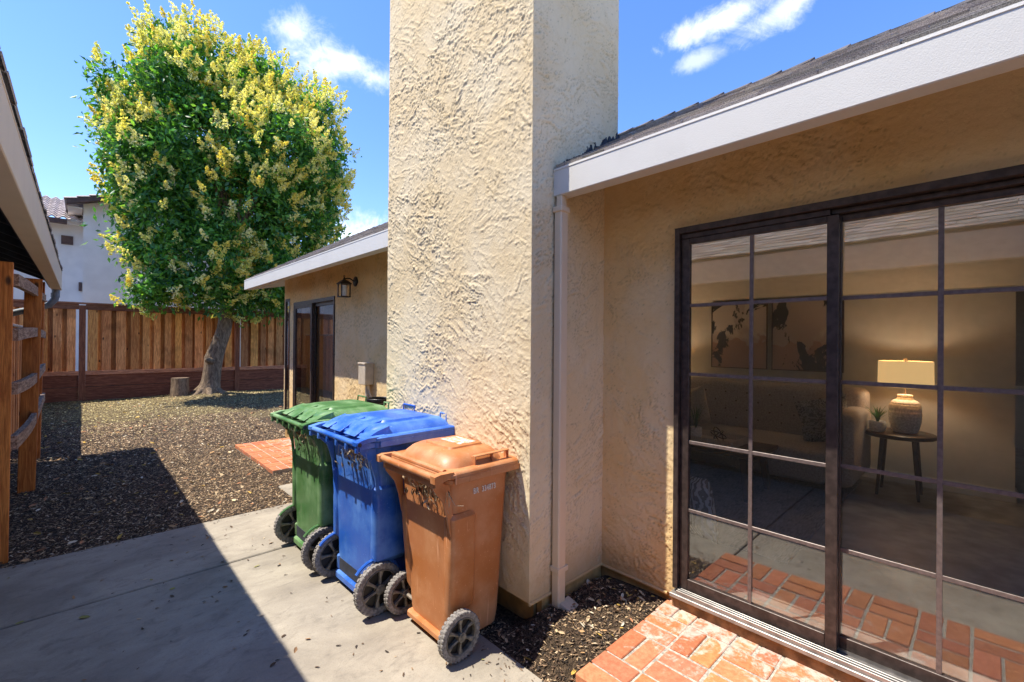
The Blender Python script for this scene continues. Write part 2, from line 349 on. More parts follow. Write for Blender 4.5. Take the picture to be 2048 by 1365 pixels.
# ------------------------------------------------------------------ grid surface with real trowel relief
def relief(u, v, seed, amp):
    a = .6+.5*vnoise(u*.35+seed, v*.35); 
    uu = u*math.cos(.6)+v*math.sin(.6); vv = -u*math.sin(.6)+v*math.cos(.6)
    wx = fbm(u*3+seed, v*3, 3)*.16; wy = fbm(u*3+50+seed, v*3+8, 3)*.16
    n1 = fbm((uu*.6+wx)*33+seed, (vv+wy)*33, 4, .62)
    n2 = fbm((uu+wy)*46+seed*2, (vv*.6+wx)*46+31, 4, .6)
    n4 = fbm((uu*.5+wx*2)*7+seed*5, (vv+wy*2)*11+3, 5, .6)
    n3 = fbm(u*120+seed, v*120, 2)
    h = sstep(n1, .512, .524)*.75-sstep(n1, .53, .68)*.75+sstep(n2, .55, .58)*.22-sstep(n2, .58, .70)*.22+(n3-.5)*.30+sstep(n4, .50, .508)*.8-sstep(n4, .515, .60)*.8-.9*np.exp(-((n4-.43)/.003)**2)+(n1-.5)*.25
    big = fbm(u*2.5+seed*3, v*2.5, 2)
    return amp*h*(.65+.6*sstep(big, .3, .7))*a
CAV = {}; KEEP = []
def fbm_blur(d):
    q = d
    for _ in range(3):
        q = (q+np.roll(q, 1, 0)+np.roll(q, -1, 0)+np.roll(q, 1, 1)+np.roll(q, -1, 1))/5
    return q
def patch(name, o, U, V, nrm, w, h, step, seed, mat, parent, amp=.005, u0=0, v0=0):
    """grid from o along unit U (w metres) and V (h metres), pushed along nrm"""
    nu = max(2, int(round(w/step))+1); nv = max(2, int(round(h/step))+1)
    us = np.linspace(0, w, nu); vs = np.linspace(0, h, nv); uu, vv = np.meshgrid(us, vs, indexing='ij')
    d = relief(uu+u0, vv+v0, seed, amp)
    ed = np.minimum(np.minimum(uu, w-uu), np.minimum(vv, h-vv)); d = d*np.clip(.35+ed/.03, 0, 1)
    o, U, V, nrm = map(np.array, (o, U, V, nrm))
    P = o+uu[..., None]*U+vv[..., None]*V+d[..., None]*nrm
    i, j = np.meshgrid(np.arange(nu-1), np.arange(nv-1), indexing='ij'); a = (i*nv+j).ravel()
    Fq = np.stack([a, a+nv, a+nv+1, a+1], 1)
    if np.dot(np.cross(U, V), nrm) < 0: Fq = Fq[:, ::-1]
    cav = 1-.30*sstep(-(d-fbm_blur(d)), .0006, .0028); CAV[id(Fq)] = cav.ravel(); KEEP.append(Fq)  # crease shade put into the tint: relief hollows coloured darker
    return P.reshape(-1, 3), Fq
def patches(name, lst, mat, parent):
    Vs = []; Fs = []; b = 0; Cc = []
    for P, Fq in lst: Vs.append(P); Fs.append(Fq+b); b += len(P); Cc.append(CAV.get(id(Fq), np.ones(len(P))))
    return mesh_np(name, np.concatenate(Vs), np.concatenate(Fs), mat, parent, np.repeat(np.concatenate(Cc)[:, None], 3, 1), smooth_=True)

# ================================================================== GROUND
XW = 2.45; YR = 1.705; XC = 1.772; YCL = 3.306
g = MB(); g.add([(-300, -300, -.16), (300, -300, -.16), (300, 300, -.16), (-300, 300, -.16)], [(0, 1, 2, 3)])
tag(g.build('ground', MAT['soil']), kind='structure')
def ground_patch(name, x0, x1, y0, y1, step, z0=-.012, mound=None):
    nx = int((x1-x0)/step)+1; ny = int((y1-y0)/step)+1
    X, Y = np.meshgrid(np.linspace(x0, x1, nx), np.linspace(y0, y1, ny), indexing='ij')
    Z = z0+(fbm(X*3, Y*3, 4)-.5)*.035
    if mound is not None: Z = Z+mound(X, Y)
    P = np.stack([X, Y, Z], -1).reshape(-1, 3); i, j = np.meshgrid(np.arange(nx-1), np.arange(ny-1), indexing='ij'); a = (i*ny+j).ravel()
    return P, np.stack([a, a+ny, a+ny+1, a+1], 1)
def bank(X, Y): return .115*sstep(X, 1.60, 1.86)*(1-sstep(Y, 1.66, 1.86))
def mound(X, Y): return .10*np.exp(-((X-2.6)**2+(Y-15.3)**2)/.9)
def mz(x, y): return (float(bank(np.array(x), np.array(y))) if y < 4.7 else 0)-.012+.10*math.exp(-((x-2.6)**2+(y-15.3)**2)/.9)
lst = [ground_patch('m', -4, 12, 4.73, 20.2, .07, mound=mound), ground_patch('m', 1.6, 6, -.2, 4.73, .03, mound=bank)]
tag(patches('mulch_bed', lst, MAT['mulch'], None), kind='structure')
def slab(x0, x1, y0, y1, top=0.0):
    m_ = MB(); m_.box((x0, y0, -.14), (x1, y1, top), .012); return m_
m_ = MB()
for (x0, x1, y0, y1) in ((-1.4, 1.595, 3.741, 4.71), (-1.4, 1.595, 1.306, 3.723), (-1.4, 1.595, -1.2, 1.294), (-1.4, 1.595, -4, -1.21)): m_.box((x0, y0, -.14), (x1, y1, 0), .007)
tag(m_.build('concrete_path', MAT['concrete']), kind='structure')
m_ = MB(); m_.box((1.57, 4.80, -.05), (2.1, 5.34, .004), .01); tag(m_.build('paving_slab', MAT['concrete']), 'small square concrete slab in the mulch behind the green bin', 'paving slab')
# ---- basketweave brick paving
def brickwork(x0, x1, y0, y1, top, h, cell=.205, gap=.012, seed=1, cx_=None):
    rr = random.Random(seed); b = MB(); cx_ = cx_ or cell; nx = int(round((x1-x0)/cx_)); j = 0; y = y1
    while y > y0+.01:
        for i in range(nx):
            cx = x0+i*cx_
            for k in (0, 1):
                c = rr.uniform(.82, 1.12); b.cur = (c, c*rr.uniform(.88, 1.08), c*rr.uniform(.85, 1.1))
                dz = rr.uniform(-.003, .003); e = gap/2
                if (i+j) % 2 == 0: lo = (cx+k*cx_/2+e, y-cell+e, top-h); hi = (cx+(k+1)*cx_/2-e, y-e, top+dz)
                else: lo = (cx+e, y-cell+k*cell/2+e, top-h); hi = (cx+cx_-e, y-cell+(k+1)*cell/2-e, top+dz)
                cxm = (lo[0]+hi[0])/2; cym = (lo[1]+hi[1])/2
                mt_ = Matrix.Translation((cxm, cym, 0)) @ Matrix.Rotation(rr.gauss(0, .012), 4, 'Z') @ Matrix.Translation((-cxm, -cym, 0))
                b.box(lo, hi, .004, mt_)
        y -= cell; j += 1
    return b, nx*cell, y
b_, w_, ye = brickwork(1.602, 2.55, -1.0, 1.262, .119, .10, seed=5, cx_=.237)
po = b_.build('brick_patio', MAT['brick']); tag(po, kind='structure')
m_ = MB(); m_.box((1.610, ye+.005, -.1), (2.49, 1.246, .114)); mo = m_.build('mortar_bed', MAT['mortar']); tag(mo, kind='structure')
b_, w_, ye = brickwork(1.66, 2.40, 5.93, 7.72, .035, .05, seed=9)
tag(b_.build('brick_landing', MAT['brick']), kind='structure')
m_ = MB(); m_.box((1.668, ye+.004, -.05), (2.49, 7.714, .029)); tag(m_.build('mortar_bed', MAT['mortar']), kind='structure')

# ---- wood chips and litter (nobody could count them)
def chips(name, regions, label, cat, seed, cols, lift=.0):
    rs = np.random.RandomState(seed); Vs = []; Cs = []; tot = 0
    for (x0, x1, y0, y1, n, s0, s1, ok) in regions:
        x = rs.uniform(x0, x1, n); y = rs.uniform(y0, y1, n)
        keep = ok(x, y); x = x[keep]; y = y[keep]; n = len(x)
        L = rs.uniform(s0, s1, n); W = L*rs.uniform(.18, .5, n); T = L*rs.uniform(.06, .16, n); a = rs.uniform(0, math.pi, n)
        tl = rs.normal(0, .28, n); z = (fbm(x*3, y*3, 4)-.5)*.035-.012+.10*np.exp(-((x-2.6)**2+(y-15.3)**2)/.9)+rs.uniform(0, .012, n)+lift+np.where(y < 4.7, bank(x, y), 0)
        onc = (x < 1.6) & (y < 4.72); z = np.where(onc, .004, z); tl = np.where(onc, tl*.3, tl)
        ca, sa = np.cos(a), np.sin(a)
        def pt(l, w, t):
            dz = l*np.sin(tl)
            return np.stack([x+ca*l-sa*w, y+sa*l+ca*w, z+dz+t], -1)
        P = np.stack([pt(-L/2, -W/2, 0*T), pt(L/2, -W*.2, 0*T), pt(L*.4, W/2, 0*T), pt(-L*.35, W*.3, T), pt(L*.1, 0*W, T*1.6)], 1)
        Vs.append(P.reshape(-1, 3)); ci = rs.choice(len(cols), n, p=[c[1] for c in cols]); c = np.array([c[0] for c in cols])[ci]*rs.uniform(.7, 1.3, (n, 1))
        Cs.append(np.repeat(c, 5, 0)); tot += n
    V = np.concatenate(Vs); C = np.concatenate(Cs); b = np.arange(tot)*5
    Fq = np.concatenate([np.stack([b+0, b+1, b+4], 1), np.stack([b+1, b+2, b+4], 1), np.stack([b+2, b+3, b+4], 1), np.stack([b+3, b+0, b+4], 1)])
    o = mesh_np(name, V, Fq, MAT['chip'], None, C); tag(o, label, cat, None, 'stuff'); return o
def bedmask(x, y):
    land = (x > 1.65) & (x < 2.5) & (y > 5.92) & (y < 7.73); house = (x > XW-.03) & (y < 8.1) & (y > 0); chim = (x > XC) & (y > YR) & (y < YCL); slb = (x > 1.56) & (x < 2.11) & (y > 4.79) & (y < 5.35)
    pat = (x > 1.6) & (y < 1.26); return ~(land | house | chim | pat | slb)
dk = [((.035, .025, .02), .28), ((.11, .068, .042), .28), ((.24, .155, .09), .25), ((.44, .31, .18), .15), ((.6, .48, .32), .04)]
chips('mulch_chips', [(-1.2, 2.6, 4.71, 8, 56000, .009, .034, bedmask), (-1.2, 2.6, 8, 11.5, 26000, .012, .045, bedmask), (1.6, 2.45, 1.25, 4.7, 22000, .006, .026, bedmask)],
      'dark brown bark mulch chips covering the planting bed', 'mulch', 1, dk)
lt = [((.07, .05, .03), .28), ((.24, .18, .08), .3), ((.50, .40, .17), .25), ((.62, .52, .27), .17)]
chips('fallen_blossom_litter', [(-1.5, 5.5, 9.3, 16.1, 30000, .015, .05, lambda x, y: bedmask(x, y) & (np.random.RandomState(2).rand(len(x)) < np.clip((y-9.3)/3.5, .1, 1)))],
      'dry yellow blossom and twig litter under the tree', 'litter', 4, lt)
# sprinkled crumbs along the concrete edge
chips('path_debris', [(-.8, 1.55, 4.55, 4.72, 500, .008, .025, lambda x, y: np.random.RandomState(5).rand(len(x)) < np.clip((y-4.55)/.17, 0, 1)**2),
                      (-.3, 1.59, .8, 4.6, 260, .008, .03, lambda x, y: x > 0), (1.35, 1.6, 1.3, 2.3, 420, .006, .022, lambda x, y: np.random.RandomState(6).rand(len(x)) < np.clip((x-1.35)/.25, 0, 1)**2)],
      'sparse mulch crumbs and twigs scattered over the concrete path', 'debris', 9, dk)
def leaves(name, regs, label, cols, seed, cat='leaves'):
    rs = random.Random(seed); b = MB()
    for (x0, x1, y0, y1, n, s0, s1, zf) in regs:
        for _ in range(n):
            x, y = rs.uniform(x0, x1), rs.uniform(y0, y1)
            if not bedmask(np.array([x]), np.array([y]))[0] and zf is None: continue
            z = (zf if zf is not None else float((fbm(np.array([x*3]), np.array([y*3]), 4)[0]-.5)*.035)+mz(x, y)+.012)
            L = rs.uniform(s0, s1); W = L*rs.uniform(.28, .45); a = rs.uniform(0, 6.28); c = rs.choice(cols); k = rs.uniform(.8, 1.2); b.cur = tuple(q*k for q in c)
            mt_ = Matrix.Translation((x, y, z)) @ Matrix.Rotation(a, 4, 'Z') @ Matrix.Rotation(rs.gauss(0, .35), 4, 'X') @ Matrix.Rotation(rs.gauss(0, .25), 4, 'Y')
            cu = rs.uniform(.1, .35)*W
            P = [(-L/2, 0, 0), (-L/4, W/2, cu), (L/5, W/2, cu), (L/2, 0, cu*.8), (L/5, -W/2, cu), (-L/4, -W/2, cu), (0, 0, 0)]
            b.add([mt_ @ Vector(p) for p in P], [(0, 6, 1), (1, 6, 2), (2, 6, 3), (3, 6, 4), (4, 6, 5), (5, 6, 0)])
    o = b.build(name, MAT['chip'], fix=False); tag(o, label, cat, None, 'stuff'); return o
LC = [(.50, .30, .14), (.58, .44, .26), (.62, .55, .42), (.42, .2, .1), (.55, .36, .08)]
leaves('dry_leaves', [(-.6, 1.9, 4.75, 8.5, 230, .03, .075, None), (1.6, 2.44, 1.28, 1.95, 120, .02, .055, None), (-.6, 4, 8.5, 15, 260, .04, .09, None)], 'curled tan dry leaves scattered on the mulch', LC, 3)
leaves('path_leaves', [(.3, 1.5, 1.2, 4.5, 26, .015, .045, .004), (-.6, .7, 2.2, 4.6, 8, .02, .06, .004)], 'few small dry leaves lying on the concrete path', [(.3, .28, .08), (.35, .2, .1), (.12, .08, .05)], 8)

# ================================================================== HOUSE
house = empty('stucco_house', (2.6, 3, 0), 'tan stucco house with white gutters, big chimney and dark framed sliding glass doors', 'house')
hl = Vector(house.location)
def hp(o): o.location = -hl; return o     # parts are modelled in world space
EX, EY, EZ = (1, 0, 0), (0, 1, 0), (0, 0, 1)
DY0, DY1, DZ0, DZ1 = -.285, 1.208, .195, 2.25       # near door opening
FD = (6.0, 7.60, .12, 2.20); SL = (7.80, 8.62-.60, .37, 2.285)
SL = (7.80, 8.035, .37, 2.285)
WT = 2.80
def wallquads(cells, x, seed, step, amp=.005):
    out = []
    for (y0, y1, z0, z1) in cells:
        out.append(patch('w', (x, y0, z0), EY, EZ, (-1, 0, 0), y1-y0, z1-z0, step, seed, None, None, amp, u0=y0+20, v0=z0))
    return out
near = wallquads([(DY1, YR, .17, WT), (DY0, DY1, DZ1, WT), (-2.5, DY0, .17, WT)], XW, 3.3, .008, .0050)
far = wallquads([(YCL, FD[0], .17, WT), (FD[0], FD[1], FD[3], WT), (FD[1], SL[0], .17, WT), (SL[0], SL[1], SL[3], WT), (SL[1], 8.08, .17, WT), (SL[0], SL[1], .17, SL[2])], XW, 9.1, .016, .006)
far.append(patch('w', (XW, 8.08, .17), EX, EZ, (0, 1, 0), 3.0, WT-.17, .05, 2, None, None, .004))
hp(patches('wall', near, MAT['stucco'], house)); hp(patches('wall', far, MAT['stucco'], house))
# solid wall core right behind the skin
m_ = MB(); x0, x1 = XW+.012, XW+.16
for (y0, y1, z0, z1) in [(DY1+.002, YR+.3, .17, WT), (DY0, DY1, DZ1+.002, WT), (-2.5, DY0-.002, .17, WT), (YCL-.3, FD[0]-.002, .17, WT), (FD[0], FD[1], FD[3]+.002, WT), (FD[1]+.002, SL[0]-.002, .17, WT), (SL[0], SL[1], SL[3]+.002, WT), (SL[1]+.002, 8.07, .17, WT), (SL[0], SL[1], .17, SL[2]-.002)]:
    m_.box((x0, y0, z0), (x1, y1, z1))
hp(m_.build('wall_core', MAT['stucco'], house))
m_ = MB(); m_.box((XW+.02, -2.5, -.1), (XW+.2, 8.06, .185)); hp(m_.build('foundation', MAT['foundation'], house))
m_ = MB(); m_.box((XC+.10, YR+.06, -.1), (XW+.1, YCL-.02, .19)); m_.box((XC+.12, YR+.012, -.1), (XW+.01, YR+.05, .19)); hp(m_.build('footing', MAT['foundation'], house))
m_ = MB()
for y0, y1 in ((1.70, 1.26),):
    m_.tube([(XW-.004, 1.25, .165), (XW-.004, YR, .165)], .009, 6)
m_.tube([(XC, YR-.002, .168), (XW, YR-.002, .168)], .009, 6)
hp(m_.build('weep_screed', MAT['stucco'], house))
# chimney
CT = 5.35; XB = 2.60
ch = [patch('c', (XC, YR, .175), EY, EZ, (-1, 0, 0), YCL-YR, 4.55, .0062, 5.5, None, None, .0050),
      patch('c', (XC, YR, .175), EX, EZ, (0, -1, 0), XB-XC, 3.9, .008, 7.7, None, None, .0055),
      patch('c', (XC, YCL, .175), EX, EZ, (0, 1, 0), XB-XC, CT-.175, .03, 1.7, None, None, .005),
      patch('c', (XC, YR, 4.725), EY, EZ, (-1, 0, 0), YCL-YR, CT-4.725, .03, 5.5, None, None, .005),
      patch('c', (XC, YR, 4.075), EX, EZ, (0, -1, 0), XB-XC, CT-4.075, .03, 7.7, None, None, .004),
      patch('c', (XB, YR, .175), EY, EZ, (1, 0, 0), YCL-YR, CT-.175, .05, 7.7, None, None, .004),
      patch('c', (XC, YR, CT), EX, EY, (0, 0, 1), XB-XC, YCL-YR, .05, 7.7, None, None, .004)]
chim = hp(patches('chimney', ch, MAT['stucco_sunlit'], house))
m_ = MB(); m_.box((XC+.009, YR+.009, .18), (XB-.009, YCL-.009, CT-.01)); hp(m_.build('chimney_core', MAT['stucco'], house))
# flashing with tar at the foot of the chimney
SLP = .57; m_ = MB(); rr = random.Random(3); V = []; n = 70
for i in range(n+1):
    x = 1.97+.64*i/n; z = 2.598+(x-1.965)*SLP; h_ = .012+rr.random()**2*(.05 if x > 2.25 else .018)
    V += [(x, YR-.010, z-.03), (x, YR-.010, z+h_), (x, YR+.004, z+h_), (x, YR+.004, z-.03)]
m_.add(V, [(i*4+k, i*4+(k+1) % 4, (i+1)*4+(k+1) % 4, (i+1)*4+k) for i in range(n) for k in range(4)])
hp(m_.build('flashing', MAT['dark'], house))
# roof slab + shingles
def shingle_slope(b, xa, za, xb, zb, y0, y1, exp=.14, seed=1, thick=.006):
    rr = random.Random(seed); L = math.hypot(xb-xa, zb-za); d = Vector(((xb-xa)/L, 0, (zb-za)/L)); n = Vector((-d.z, 0, d.x)) if d.x > 0 else Vector((d.z, 0, -d.x))
    nc = int(L/exp)
    for i in range(nc+1):
        y = y0-rr.uniform(0, .2); s0 = i*exp
        while y < y1:
            w = rr.uniform(.12, .34); ya = max(y, y0); yb = min(y+w, y1); y += w
            if yb-ya < .01: continue
            t = thick*rr.choice((1, 1, 1.7)); c = rr.uniform(.6, 1.25); b.cur = (c, c*rr.uniform(.95, 1.0), c*rr.uniform(.9, 1.0))
            sa = s0-rr.uniform(0, .012); sb = min(s0+exp*1.35, L); o_ = Vector((xa, 0, za))
            A = o_+d*sa+n*(t+.004); B = o_+d*sb+n*.003; A0 = o_+d*sa+n*(-.001)
            g_ = .003
            b.add([(A.x, ya+g_, A.z), (A.x, yb-g_, A.z), (B.x, yb-g_, B.z), (B.x, ya+g_, B.z), (A0.x, ya+g_, A0.z), (A0.x, yb-g_, A0.z), (B.x, yb-g_, B.z-.002), (B.x, ya+g_, B.z-.002)],
                  [(0, 1, 2, 3), (0, 4, 5, 1), (0, 3, 7, 4), (1, 5, 6, 2)])
XR, ZR = 3.6, 2.605+(3.6-1.965)*.57; SLP = .57
rb = MB(); shingle_slope(rb, 1.965, 2.605, XR, ZR, -3.0, YR-.012, seed=2); shingle_slope(rb, 1.965, 2.605, XR, ZR, YCL+.012, 8.46, seed=4); shingle_slope(rb, XB+.01, 2.605+(XB+.01-1.965)*SLP, XR, ZR, YR-.012, YCL+.012, seed=6)
y = -3.0; rr = random.Random(8)
while y < 8.45:   # ridge caps
    c = rr.uniform(.25, .4); rb.cur = (c, c, c*1.1); e = rr.uniform(.003, .012)
    rb.add([(XR-.14, y, ZR-.075+e), (XR-.14, y+.26, ZR-.085), (XR, y+.26, ZR+.006), (XR, y, ZR+.016+e), (XR+.14, y, ZR-.075), (XR+.14, y+.26, ZR-.085), (XR-.14, y, ZR-.09), (XR, y, ZR-.01)], [(0, 1, 2, 3), (3, 2, 5, 4), (0, 3, 7, 6)]); y += .2
roof = hp(rb.build('roof', MAT['shingle'], house, fix=False))
m_ = MB(); dk_ = MB()
for (y0, y1) in ((-3, YR-.01), (YCL+.01, 8.45)):
    dk_.prism([(1.99, 2.605+.025*SLP-.008), (XR, ZR-.006), (XR+4.5, ZR-.006-4.5*SLP*.9), (XR+4.5, ZR-.1-4.5*SLP*.9), (XR, ZR-.1), (1.99, 2.56)], 'y', y0, y1)
dk_.prism([(XB+.01, 2.605+(XB-1.955)*SLP-.008), (XR, ZR-.007), (XR+4.5, ZR-.007-4.5*SLP*.9), (XR+4.5, ZR-.1-4.5*SLP*.9), (XR, ZR-.1), (XB+.01, 2.605+(XB-1.955)*SLP-.1)], 'y', YR-.01, YCL+.01)
dko = dk_.build('roof_deck', MAT['white_paint'], roof)
# gutters
def gutter_run(b, xf, xb, y0, y1, z0, z1, s=1):
    b.prism([(xf, z0+.004), (xf+s*.004, z0), (xb-s*.004, z0), (xb, z0+.004), (xb, z1-.012), (xb-s*.006, z1-.012), (xb-s*.006, z0+.012), (xf+s*.008, z0+.012), (xf+s*.008, z1-.006), (xf+s*.014, z1-.006), (xf+s*.014, z1), (xf-s*.002, z1), (xf-s*.003, z1-.012), (xf, z1-.014)][::s], 'y', y0, y1)
m_ = MB(); gutter_run(m_, 1.947, 2.035, -3, YR-.004, 2.435, 2.592); m_.box((1.956, YR-.012, 2.447), (2.026, YR-.005, 2.578))
hp(m_.build('gutter', MAT['gutter'], house))
m_ = MB(); gutter_run(m_, 1.947, 2.035, YCL+.004, 8.50, 2.435, 2.592); m_.box((1.956, 8.49, 2.447), (2.026, 8.497, 2.578))
m_.prism([(2.036, 2.44), (2.62, 2.56), (2.62, 2.70), (2.036, 2.592)], 'y', 8.44, 8.47)
hp(m_.build('gutter', MAT['gutter'], house))
# downspout
m_ = MB(); m_.box((1.942, YR-.066, .08), (2.006, YR-.012, 2.37), .006); m_.box((1.934, YR-.073, 2.34), (2.014, YR-.006, 2.372), .004)
m_.box((1.951, YR-.060, 2.372), (1.998, YR-.018, 2.436), .004); m_.box((1.936, YR-.071, .30), (2.022, YR-.006, .33), .002)
hp(m_.build('downspout', MAT['downspout'], house, bevel=.002))
m_ = MB(); m_.prism([(-.055, -.05), (.055, -.05), (.06, .05), (-.06, .05)], 'z', 0, .055); m_.v[4:8] = [(-.045, -.035, .03), (.045, -.035, .03), (.05, .045, .06), (-.05, .045, .06)]
sp = m_.build('splash_block', MAT['tan'], None, bevel=.004); sp.location = (2.01, YR-.10, .075); sp.rotation_euler = (0, 0, R(10))
tag(sp, 'small tan splash block on mulch under the downspout', 'splash block')

# ---- near sliding door: frame, panes with muntins
sdoor = hp(bpy.data.objects.new('sliding_door', None)); link(sdoor, house); sdoor.location = -hl
def P_(o): return o
m_ = MB(); fx0 = XW-.028; fx1 = XW+.11
m_.box((fx0, DY1-.028, DZ0+.03), (fx1, DY1, DZ1)); m_.box((fx0, DY0, DZ0+.03), (fx1, DY0+.028, DZ1)); m_.box((fx0, DY0+.028, DZ1-.034), (fx1, DY1-.028, DZ1))
m_.box((XW-.005, .48, DZ1-.062), (fx1-.01, DY1-.03, DZ1-.036)); m_.box((XW+.012, DY0+.03, DZ1-.058), (fx1-.012, .478, DZ1-.036))
m_.build('frame', MAT['bronze'], sdoor, bevel=.002)
m_ = MB()   # aluminium sill with tracks
m_.box((XW-.055, DY0-.02, DZ0-.012), (fx1, DY1+.004, DZ0+.010), .002)
for k, xx in enumerate((-.045, -.026, -.008, .05, .075)): m_.box((XW+xx, DY0+.03, DZ0+.011), (XW+xx+.0045, DY1-.03, DZ0+.030), .001)
m_.build('sill', MAT['alu'], sdoor)
m_ = MB(); m_.box((XW-.03, DY0, .12), (XW+.1, DY1, DZ0-.014)); m_.build('sill_base', plain('stained sill base', (.26, .14, .06), .9, 0, .4, 20), sdoor)
MZ = [.670, 1.050, 1.430, 1.812]
def sash(name, ya, yb, x, za, zb, stile, botr, topr, ncol=2, mz=MZ, mw=.018, gl='glass', parent=None):
    s_ = MB(); s_.box((x-.016, ya, za), (x+.016, ya+stile, zb), .002); s_.box((x-.016, yb-stile, za), (x+.016, yb, zb), .002)
    s_.box((x-.0155, ya+stile+.0005, za), (x+.0155, yb-stile-.0005, za+botr), .002); s_.box((x-.0155, ya+stile+.0005, zb-topr), (x+.0155, yb-stile-.0005, zb), .002)
    o = s_.build(name, MAT['bronze'], parent)
    p = MB(); p.box((x-.0025, ya+stile-.004, za+botr-.004), (x+.0025, yb-stile+.004, zb-topr+.004)); p.build('pane', MAT[gl], o)
    if mz:
        q = MB(); y0_, y1_ = ya+stile, yb-stile
        for k in range(1, ncol): yy = y0_+(y1_-y0_)*k/ncol; q.box((x-.009, yy-mw/2, za+botr), (x-.0035, yy+mw/2, zb-topr), .001)
        for zz in mz:
            for k in range(ncol): q.box((x-.0088, y0_+(y1_-y0_)*k/ncol+mw/2*(k > 0), zz-mw/2), (x-.0037, y0_+(y1_-y0_)*(k+1)/ncol-mw/2*(k < ncol-1), zz+mw/2), .001)
        q.build('muntins', MAT['bronze_light'], o)
    return o
MAT['bronze_light'] = plain('brown painted muntin', (.16, .125, .115), .38, .2, .2, 60)
sash('fixed_sash', .447, DY1-.030, XW+.012, DZ0+.031, DZ1-.064, .045, .062, .03, parent=sdoor)
sash('sliding_sash', DY0+.030, .490, XW+.058, DZ0+.031, DZ1-.06, .045, .055, .03, parent=sdoor)

# ---- far sliding door + sidelight
fdoor = bpy.data.objects.new('patio_door', None); link(fdoor, house); fdoor.location = -hl
m_ = MB(); m_.box((XW-.015, FD[0], FD[2]), (XW+.1, FD[0]+.03, FD[3])); m_.box((XW-.015, FD[1]-.03, FD[2]), (XW+.1, FD[1], FD[3])); m_.box((XW-.015, FD[0]+.03, FD[3]-.05), (XW+.1, FD[1]-.03, FD[3])); m_.box((XW-.03, FD[0], FD[2]-.03), (XW+.1, FD[1], FD[2]+.02))
m_.build('frame', MAT['bronze'], fdoor)
sash('sliding_sash', FD[0]+.03, 6.88, XW+.05, FD[2]+.02, FD[3]-.05, .06, .09, .05, mz=None, gl='glass_far', parent=fdoor)
sash('fixed_sash', 6.82, FD[1]-.03, XW+.005, FD[2]+.02, FD[3]-.05, .05, .09, .05, mz=None, gl='glass_far', parent=fdoor)
slt = bpy.data.objects.new('sidelight_window', None); link(slt, house); slt.location = -hl
sash('sash', SL[0]+.002, SL[1]-.002, XW+.01, SL[2]+.002, SL[3]-.002, .035, .04, .04, mz=None, gl='glass_far', parent=slt)
m_ = MB(); m_.box((XW+.9, 5.6, .1), (XW+.93, 8.0, 2.4)); hp(m_.build('back_room_wall', MAT['wall_in'], house))
m_ = MB(); rr = random.Random(2)
for k in range(14):
    yy = 6.1+k*.052; m_.box((XW+.16, yy, .2), (XW+.185, yy+.047, 2.12), .01)
hp(m_.build('curtain', MAT['trimw'], house))

# ---- interior room (shell belongs to the house)
FZ = .185; XI = 6.1
m_ = MB(); m_.box((XW+.115, -3.2, .05), (9.5, 3.29, FZ)); hp(m_.build('room_floor', MAT['floor_in'], house))
m_ = MB(); m_.box((XI, -.205, FZ), (XI+.12, 3.4, 2.62)); m_.box((XW+.17, 3.30, FZ), (XI, 3.4, 2.62)); m_.box((9.4, -3.2, FZ), (9.5, 3.4, 2.62)); m_.box((XW+.17, -3.3, FZ), (9.4, -3.2, 2.62)); m_.box((XW+.165, -2.5, FZ), (XW+.18, DY0-.02, 2.62))
m_.box((XW+.165, DY1+.01, FZ), (XW+.18, 3.3, 2.62)); m_.box((XW+.165, DY0-.02, DZ1+.01), (XW+.18, DY1+.01, 2.62))
hp(m_.build('room_wall', MAT['wall_in'], house))
m_ = MB(); m_.box((XW+.165, -3.3, 2.62), (9.5, 3.4, 2.66)); hp(m_.build('room_ceiling', MAT['white_paint'], house))
m_ = MB(); m_.box((XI-.015, -.22, FZ), (XI-.001, 3.3, FZ+.11), .004); m_.box((XI-.015, -.22, FZ), (XI+.135, -.206, FZ+.11), .004); hp(m_.build('baseboard', MAT['trimw'], house))
# ---- furniture
def soft_box(b, lo, hi, r, seg=4):
    x0, y0, z0 = lo; x1, y1, z1 = hi; rings = []
    for k in range(seg+1):
        a = R(90*k/seg); rings.append(rrect(x0+r*(1-math.sin(a)), x1-r*(1-math.sin(a)), y0+r*(1-math.sin(a)), y1-r*(1-math.sin(a)), r, z0+r*(1-math.cos(a))))
    for k in range(seg+1):
        a = R(90*k/seg); rings.append(rrect(x0+r*(1-math.cos(a)), x1-r*(1-math.cos(a)), y0+r*(1-math.cos(a)), y1-r*(1-math.cos(a)), r, z1-r*(1-math.sin(a))))
    b.loft(rings)
sofa = empty('sofa', (5.45, 1.72, FZ), 'grey brown tufted fabric sofa against the back wall', 'sofa')
def part(b, name, mat, par, **k): o = b.build(name, mat, par, **k); o.location = -Vector(par.location); return o
b = MB(); soft_box(b, (4.85, .98, .32), (5.75, 2.55, .62), .05); part(b, 'seat', MAT['sofa'], sofa, sm=50)
b = MB(); soft_box(b, (5.62, .80, .30), (5.95, 2.75, 1.16), .08); part(b, 'backrest', MAT['sofa'], sofa, sm=50)
for yy in (.78, 2.56): b = MB(); soft_box(b, (4.88, yy, .32), (5.85, yy+.2, .98), .07); part(b, 'armrest', MAT['sofa'], sofa, sm=50)
for xx, yy in ((4.95, .9), (4.95, 2.65), (5.8, .9), (5.8, 2.65)): b = MB(); b.tube([(xx, yy, FZ), (xx, yy, .33)], [.015, .025], 8); part(b, 'leg', MAT['tablewood'], sofa)
for i in range(4):
    for j in range(7): b = MB(); soft_box(b, (5.606, 1.05+j*.24+(i % 2)*.12, .72+i*.1), (5.622, 1.068+j*.24+(i % 2)*.12, .738+i*.1), .004, 2); part(b, 'button', MAT['tablewood'], sofa)
